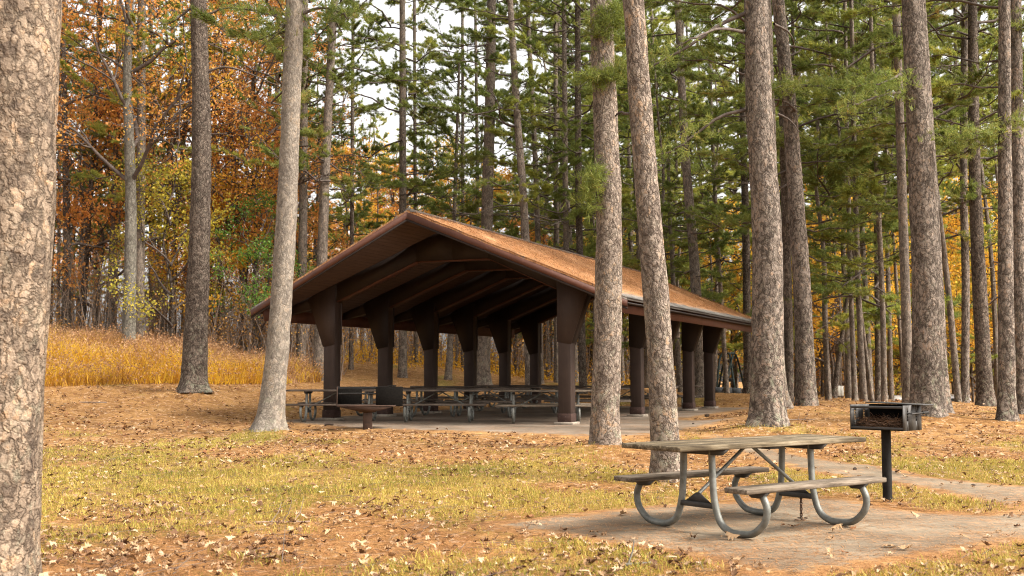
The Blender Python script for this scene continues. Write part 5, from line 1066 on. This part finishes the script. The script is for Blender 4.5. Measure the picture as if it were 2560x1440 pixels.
def low_grill():
    g = hit(919, 1074); Y = g.y; s = Y / F; root = empty('charcoal_grill', (g.x, Y, g.z - .03), radians(10)); tag(root, 'wide low rusty brown grill on a square pedestal at the pavilion front', 'grill')
    z = lambda py: (1074 - py) * s; X = lambda px: (px - 919) * s
    b = MB(); b.box((0, 0, z(1026) / 2 + .002), (22 * s, 22 * s, z(1026)), .006); b.build('pedestal', MT['rust_steel'], root)
    b = MB(); b.box((0, 0, .008), (30 * s, 30 * s, .014), .003); b.build('base_plate', MT['rust_steel'], root)
    # tapered hopper under the tray
    b = MB(); zt = z(1014); zb = z(1028); b.hexa([(-.10, -.10, zb), (.10, -.10, zb), (.10, .10, zb), (-.10, .10, zb), (X(850), -.30, zt), (X(978), -.30, zt), (X(978), .30, zt), (X(850), .30, zt)]); b.build('hopper', MT['rust_steel'], root)
    b = MB(); b.box(((X(842) + X(986)) / 2, 0, z(1011)), (X(986) - X(842), .64, .03), .004); b.build('tray', MT['rust_steel'], root)
    zt = z(964); z0 = z(1010)
    b = MB(); b.box((X(843), 0, (z0 + zt) / 2), (.012, .56, zt - z0), .003); b.build('side_panel', MT['rust_steel'], root)
    b = MB(); b.box((X(875), .18, (z0 + zt) / 2 - .01), (X(905) - X(845), .012, zt - z0 - .06), .003); b.build('back_panel', MT['char'], root)
    b = MB(); b.box((X(970), -.29, (z(1012) + zt) / 2), (X(1003) - X(937), .012, zt - z(1012)), .01); b.build('end_panel', MT['char'], root)
    b = MB(); b.box((X(1002), 0, (z(1012) + zt) / 2), (.012, .56, zt - z(1012)), .003); b.build('side_panel', MT['black_steel'], root)
    for zz, yy in ((z(968), -.25), (z(966), .22)):
        b = MB(); b.tube([(X(843), yy, zz), (X(1003), yy, zz)], .016, 8); b.build('rail', MT['black_steel'], root, smooth=True)
    b = MB(); b.tube([(X(846), -.27, z(981)), (X(938), -.27, z(981))], .02, 8); b.build('rail', MT['black_steel'], root, smooth=True)
    b = MB()
    for i in range(9): b.tube([(X(850) + i * .095, -.26, z(983)), (X(850) + i * .095, .26, z(983))], .006, 6)
    b.build('grate', MT['black_steel'], root, smooth=True)
    b = MB(); P = [(X(968) + .002 * i, -.27 + .014 * cos(i * .9), zt + .018 + .014 * sin(i * .9)) for i in range(80)]; b.tube(P, .005, 5); b.build('coil_grip', MT['black_steel'], root, smooth=True)
low_grill()

# ------------------------------------------------------------------ swing set, sign boards, cars, small things
def swing_set():
    Y = 50.0; root = empty('swing_set', at(1840, 980, Y)); b0 = root.location.copy(); b0.z = gz(b0.x, b0.y); root.location = b0; tag(root, 'dark green metal swing set with black belt seats beyond the pavilion', 'swing set')
    L = lambda px, py, dy=0: tuple(at(px, py, Y + dy) - b0)
    def leg(pts, r=.045): b = MB(); b.tube(smooth_path(pts, 5), r, 8); b.build('leg', MT['dark_green'], root, smooth=True)
    leg([L(1792,978,-.6), L(1798,905,-.1), L(1806,884,0), L(1814,884,0)]); leg([L(1796,976,1.6), L(1806,920,1.0), L(1818,890,.3)]); leg([L(1806,978,.4), L(1812,930,.2), L(1816,890,.1)])
    leg([L(1838,979,-1), L(1828,912,-.3), L(1824,886,0), L(1818,882,0)]); leg([L(1862,978,1.5), L(1846,905,.6), L(1836,884,.3), L(1824,884,.1)]); leg([L(1813,978,-1.2), L(1822,930,-.6), L(1832,889,-.1)])
    b = MB(); b.tube([L(1806,884,0), L(1836,884,.2)], .05, 8); b.build('top_bar', MT['dark_green'], root, smooth=True)
    for x0, x1, dy in ((1822, 1834, .1),):
        for px in (x0, x1): b = MB(); b.tube([L(px, 886, dy), L(px, 948, dy)], .012, 6); b.build('chain', MT['dark_green'], root)
        b = MB(); b.box(tuple((Vector(L(x0, 950, dy)) + Vector(L(x1, 950, dy))) / 2), (.26, .26, .16), .03); b.build('seat', MT['rubber'], root)
    b = MB(); b.box(tuple(Vector(L(1809, 960, .5))), (.28, .18, .06), .02); b.build('seat', MT['rubber'], root)
swing_set()
def edging():
    A = at(1786, 982, 49); B = at(1876, 984, 49); A.z = gz(A.x, A.y); B.z = gz(B.x, B.y); r = empty('playground_edging', (0, 0, 0)); tag(r, 'low blue grey plastic edging in front of the swing set', 'edging')
    n = 4
    for i in range(n):
        p = A.lerp(B, (i + .5) / n); b = MB(); b.box((0, 0, .11), ((B - A).length / n - .015, .1, .24), .02); b.build('edging_panel', MT['edging'], r, loc=p)
    p = at(1997, 980, 46); q = empty('playground_edging', (p.x, p.y, gz(p.x, p.y))); tag(q, 'short stretch of blue grey edging beside the bending pine', 'edging'); b = MB(); b.box((0, 0, .12), (.9, .1, .26), .02); b.build('edging_panel', MT['edging'], q); 
edging()
def signs():
    for px, w_, lab in ((2097, .15, 'narrow white board standing by the leaning dark tree'), (2105, .13, 'slimmer white board right beside its twin')):
        Y = 46; p = at(px, 998, Y); p.z = gz(p.x, p.y); r = empty('marker_board', p); tag(r, lab, 'marker'); h = .2
        b = MB(); b.box((0, 0, h + .1), (w_, .03, .4), .005); b.build('board', MT['old_white'], r); b = MB(); b.box((0, .03, .2), (.06, .03, .5)); b.build('stake', MT['dark_wood'], r)
signs()
def car(name, px, Ytop, Y, paint, label, cat, truck=False, heading=0.0):
    x = (px - 1280) / F * Y; ztop = at(px, Ytop, Y).z; H = 1.75 if not truck else 1.85; root = empty(name, (x, Y, ztop - H), heading); tag(root, label, cat)
    L_, W_ = (4.6, 1.85) if not truck else (5.4, 1.95)
    def loft(name, secs, mat):
        b = MB(); V = []; k = len(secs[0])
        for s in secs: V += s
        Q = []
        for r in range(len(secs) - 1):
            for i in range(k): Q.append((r * k + i, r * k + (i + 1) % k, (r + 1) * k + (i + 1) % k, (r + 1) * k + i))
        V = np.array(V, float); b.add(V, Q, [(0, i + 1, i) for i in range(1, k - 1)] + [((len(secs) - 1) * k, (len(secs) - 1) * k + i, (len(secs) - 1) * k + i + 1) for i in range(1, k - 1)]); return b.build(name, mat, root, smooth=True)
    w = W_ / 2; h = L_ / 2
    def sec(z, x0, x1, ww): return [(x0 + .12, -ww, z), (x1 - .12, -ww, z), (x1, -ww + .18, z), (x1, ww - .18, z), (x1 - .12, ww, z), (x0 + .12, ww, z), (x0, ww - .18, z), (x0, -ww + .18, z)]
    loft('body', [sec(.28, -h + .1, h - .1, w - .08), sec(.5, -h, h, w), sec(.85, -h, h, w), sec(1.02, -h + .06, h - .12, w - .04)], paint)
    c0, c1 = (-h + .15, h - 1.25) if not truck else (-.9, h - 1.5)
    loft('cabin', [sec(1.02, c0, c1 + .35, w - .07), sec(H - .1, c0 + .35, c1 - .3, w - .22), sec(H, c0 + .5, c1 - .45, w - .32)], paint)
    loft('window_glass', [sec(1.10, c0 + .015, c1 + .29, w - .068), sec(H - .2, c0 + .28, c1 - .17, w - .178)], MT['car_glass']) 
    for sx in (-1, 1):
        for sy in (-1, 1):
            o = MB(); o.tube([(sx * (h - .85), sy * (w - .24), .34), (sx * (h - .85), sy * (w + .01), .34)], .34, 20); wl = o.build('wheel', MT['rubber'], root, smooth=True)
            o = MB(); o.tube([(sx * (h - .85), sy * (w - .02), .34), (sx * (h - .85), sy * (w + .018), .34)], .2, 16); o.build('rim', MT['silver_paint'], wl, smooth=True)
    for sy in (-1, 1):
        b = MB(); b.box((-h + .02, sy * (w - .2), .85), (.08, .22, .22), .02); b.build('tail_lamp', MT['lamp_red'], root)
        b = MB(); b.box((h - .04, sy * (w - .3), .76), (.1, .34, .16), .03); b.build('headlight', MT['white_paint'], root)
car('parked_car', 2240, 989, 66, MT['white_paint'], 'white car parked beyond the slim pines, mostly hidden', 'car', heading=radians(200))
car('pickup_truck', 2378, 986, 62, MT['silver_paint'], 'silver pickup truck parked beyond the trees right of the broad pine', 'truck', True, heading=radians(75))
def stick(name, px, py, L_, r, rz, mat, label, cat, branch=0):
    g = hit(px, py); root_z = gz(g.x, g.y); b = MB(); P = [(-L_ / 2, 0, r * .8), (-L_ * .15, .02 * L_, r * 1.1), (L_ * .2, -.02 * L_, r * 1.0), (L_ / 2, .03 * L_, r * .9)]; b.tube(smooth_path(P, 4), np.linspace(r, r * .75, 13), 8)
    for k in range(branch):
        x = -L_ * .2 + k * L_ * .2; b.tube([(x, 0, r), (x + .06, .03 * (-1) ** k, r + .08), (x + .09, .05 * (-1) ** k, r + .17 + .03 * k)], [r * .7, r * .5, r * .25], 5)
    o = b.build(name, mat, None, smooth=True, loc=(g.x, g.y, max(root_z, PZ if abs(py - 1066) < 4 else -9))); o.rotation_euler = (0, 0, rz); tag(o, label, cat); return o
stick('log', 822, 1067, .2, .035, .1, MT['bark_dark'], 'short brown log lying on the slab left of the low grill', 'log'); stick('stick', 852, 1068, .18, .014, -.1, MT['twig'], 'small stick on the slab beside the short log', 'stick')
stick('branch', 705, 1308, .5, .009, .1, MT['twig'], 'dark forked twig standing up from the leaves in the grass', 'branch', 3); stick('branch', 232, 1008, .75, .018, -.15, MT['twig'], 'long thin stick lying on the straw before the tall grass', 'branch', 0)
stick('branch', 1590, 1415, .34, .012, .5, MT['bark_oak'], 'pale lichen covered stick among the leaves below the table pad', 'branch', 1); stick('branch', 300, 946, .95, .09, .55, MT['bark_dark'], 'dark rotting branch stub in the tall golden grass', 'branch', 0)
stick('branch', 2010, 1050, .8, .010, .4, MT['twig'], 'thin bare branch lying on the straw under the bending pine', 'branch', 2)

def cone(px, py, r, label, rz):
    g = hit(px, py); b = MB()
    for k in range(7):
        z = k / 6 * 2.2 - 1.1; q = r * (1 - (z / 1.35) ** 2) ** .5
        for j in range(7):
            a = j * 2 * pi / 7 + k * .45; c = Vector((z * r * 1.3, cos(a) * q * .75, sin(a) * q * .75)); n = Vector((.35, cos(a), sin(a))) * r * .42; u = Vector((0, -sin(a), cos(a))) * r * .34
            b.add([c - u, c + u, c + n + u * .5, c + n - u * .5], [(0, 1, 2, 3)])
    b.tube([(-1.2 * r * 1.2, 0, 0), (0, 0, 0), (1.2 * r * 1.2, 0, 0)], [r * .3, r * .8, r * .3], 8)
    o = b.build('pine_cone', MT['limb_dark'], None, loc=(g.x, g.y, gz(g.x, g.y) + r * .85)); o.rotation_euler = (0, 0, rz); tag(o, label, 'pine cone')
cone(1767, 1042, .042, 'dark cone clump lying on the pavilion slab before the far right posts', .2)
cone(2137, 1176, .019, 'single pine cone lying on the footpath left of the tall grill', .9); cone(2434, 1217, .016, 'single pine cone lying on the footpath right of the tall grill', 2.0)
cone(1733, 1062, .022, 'small cone on the slab edge nearest the leaning pinkish pine', 1.2)
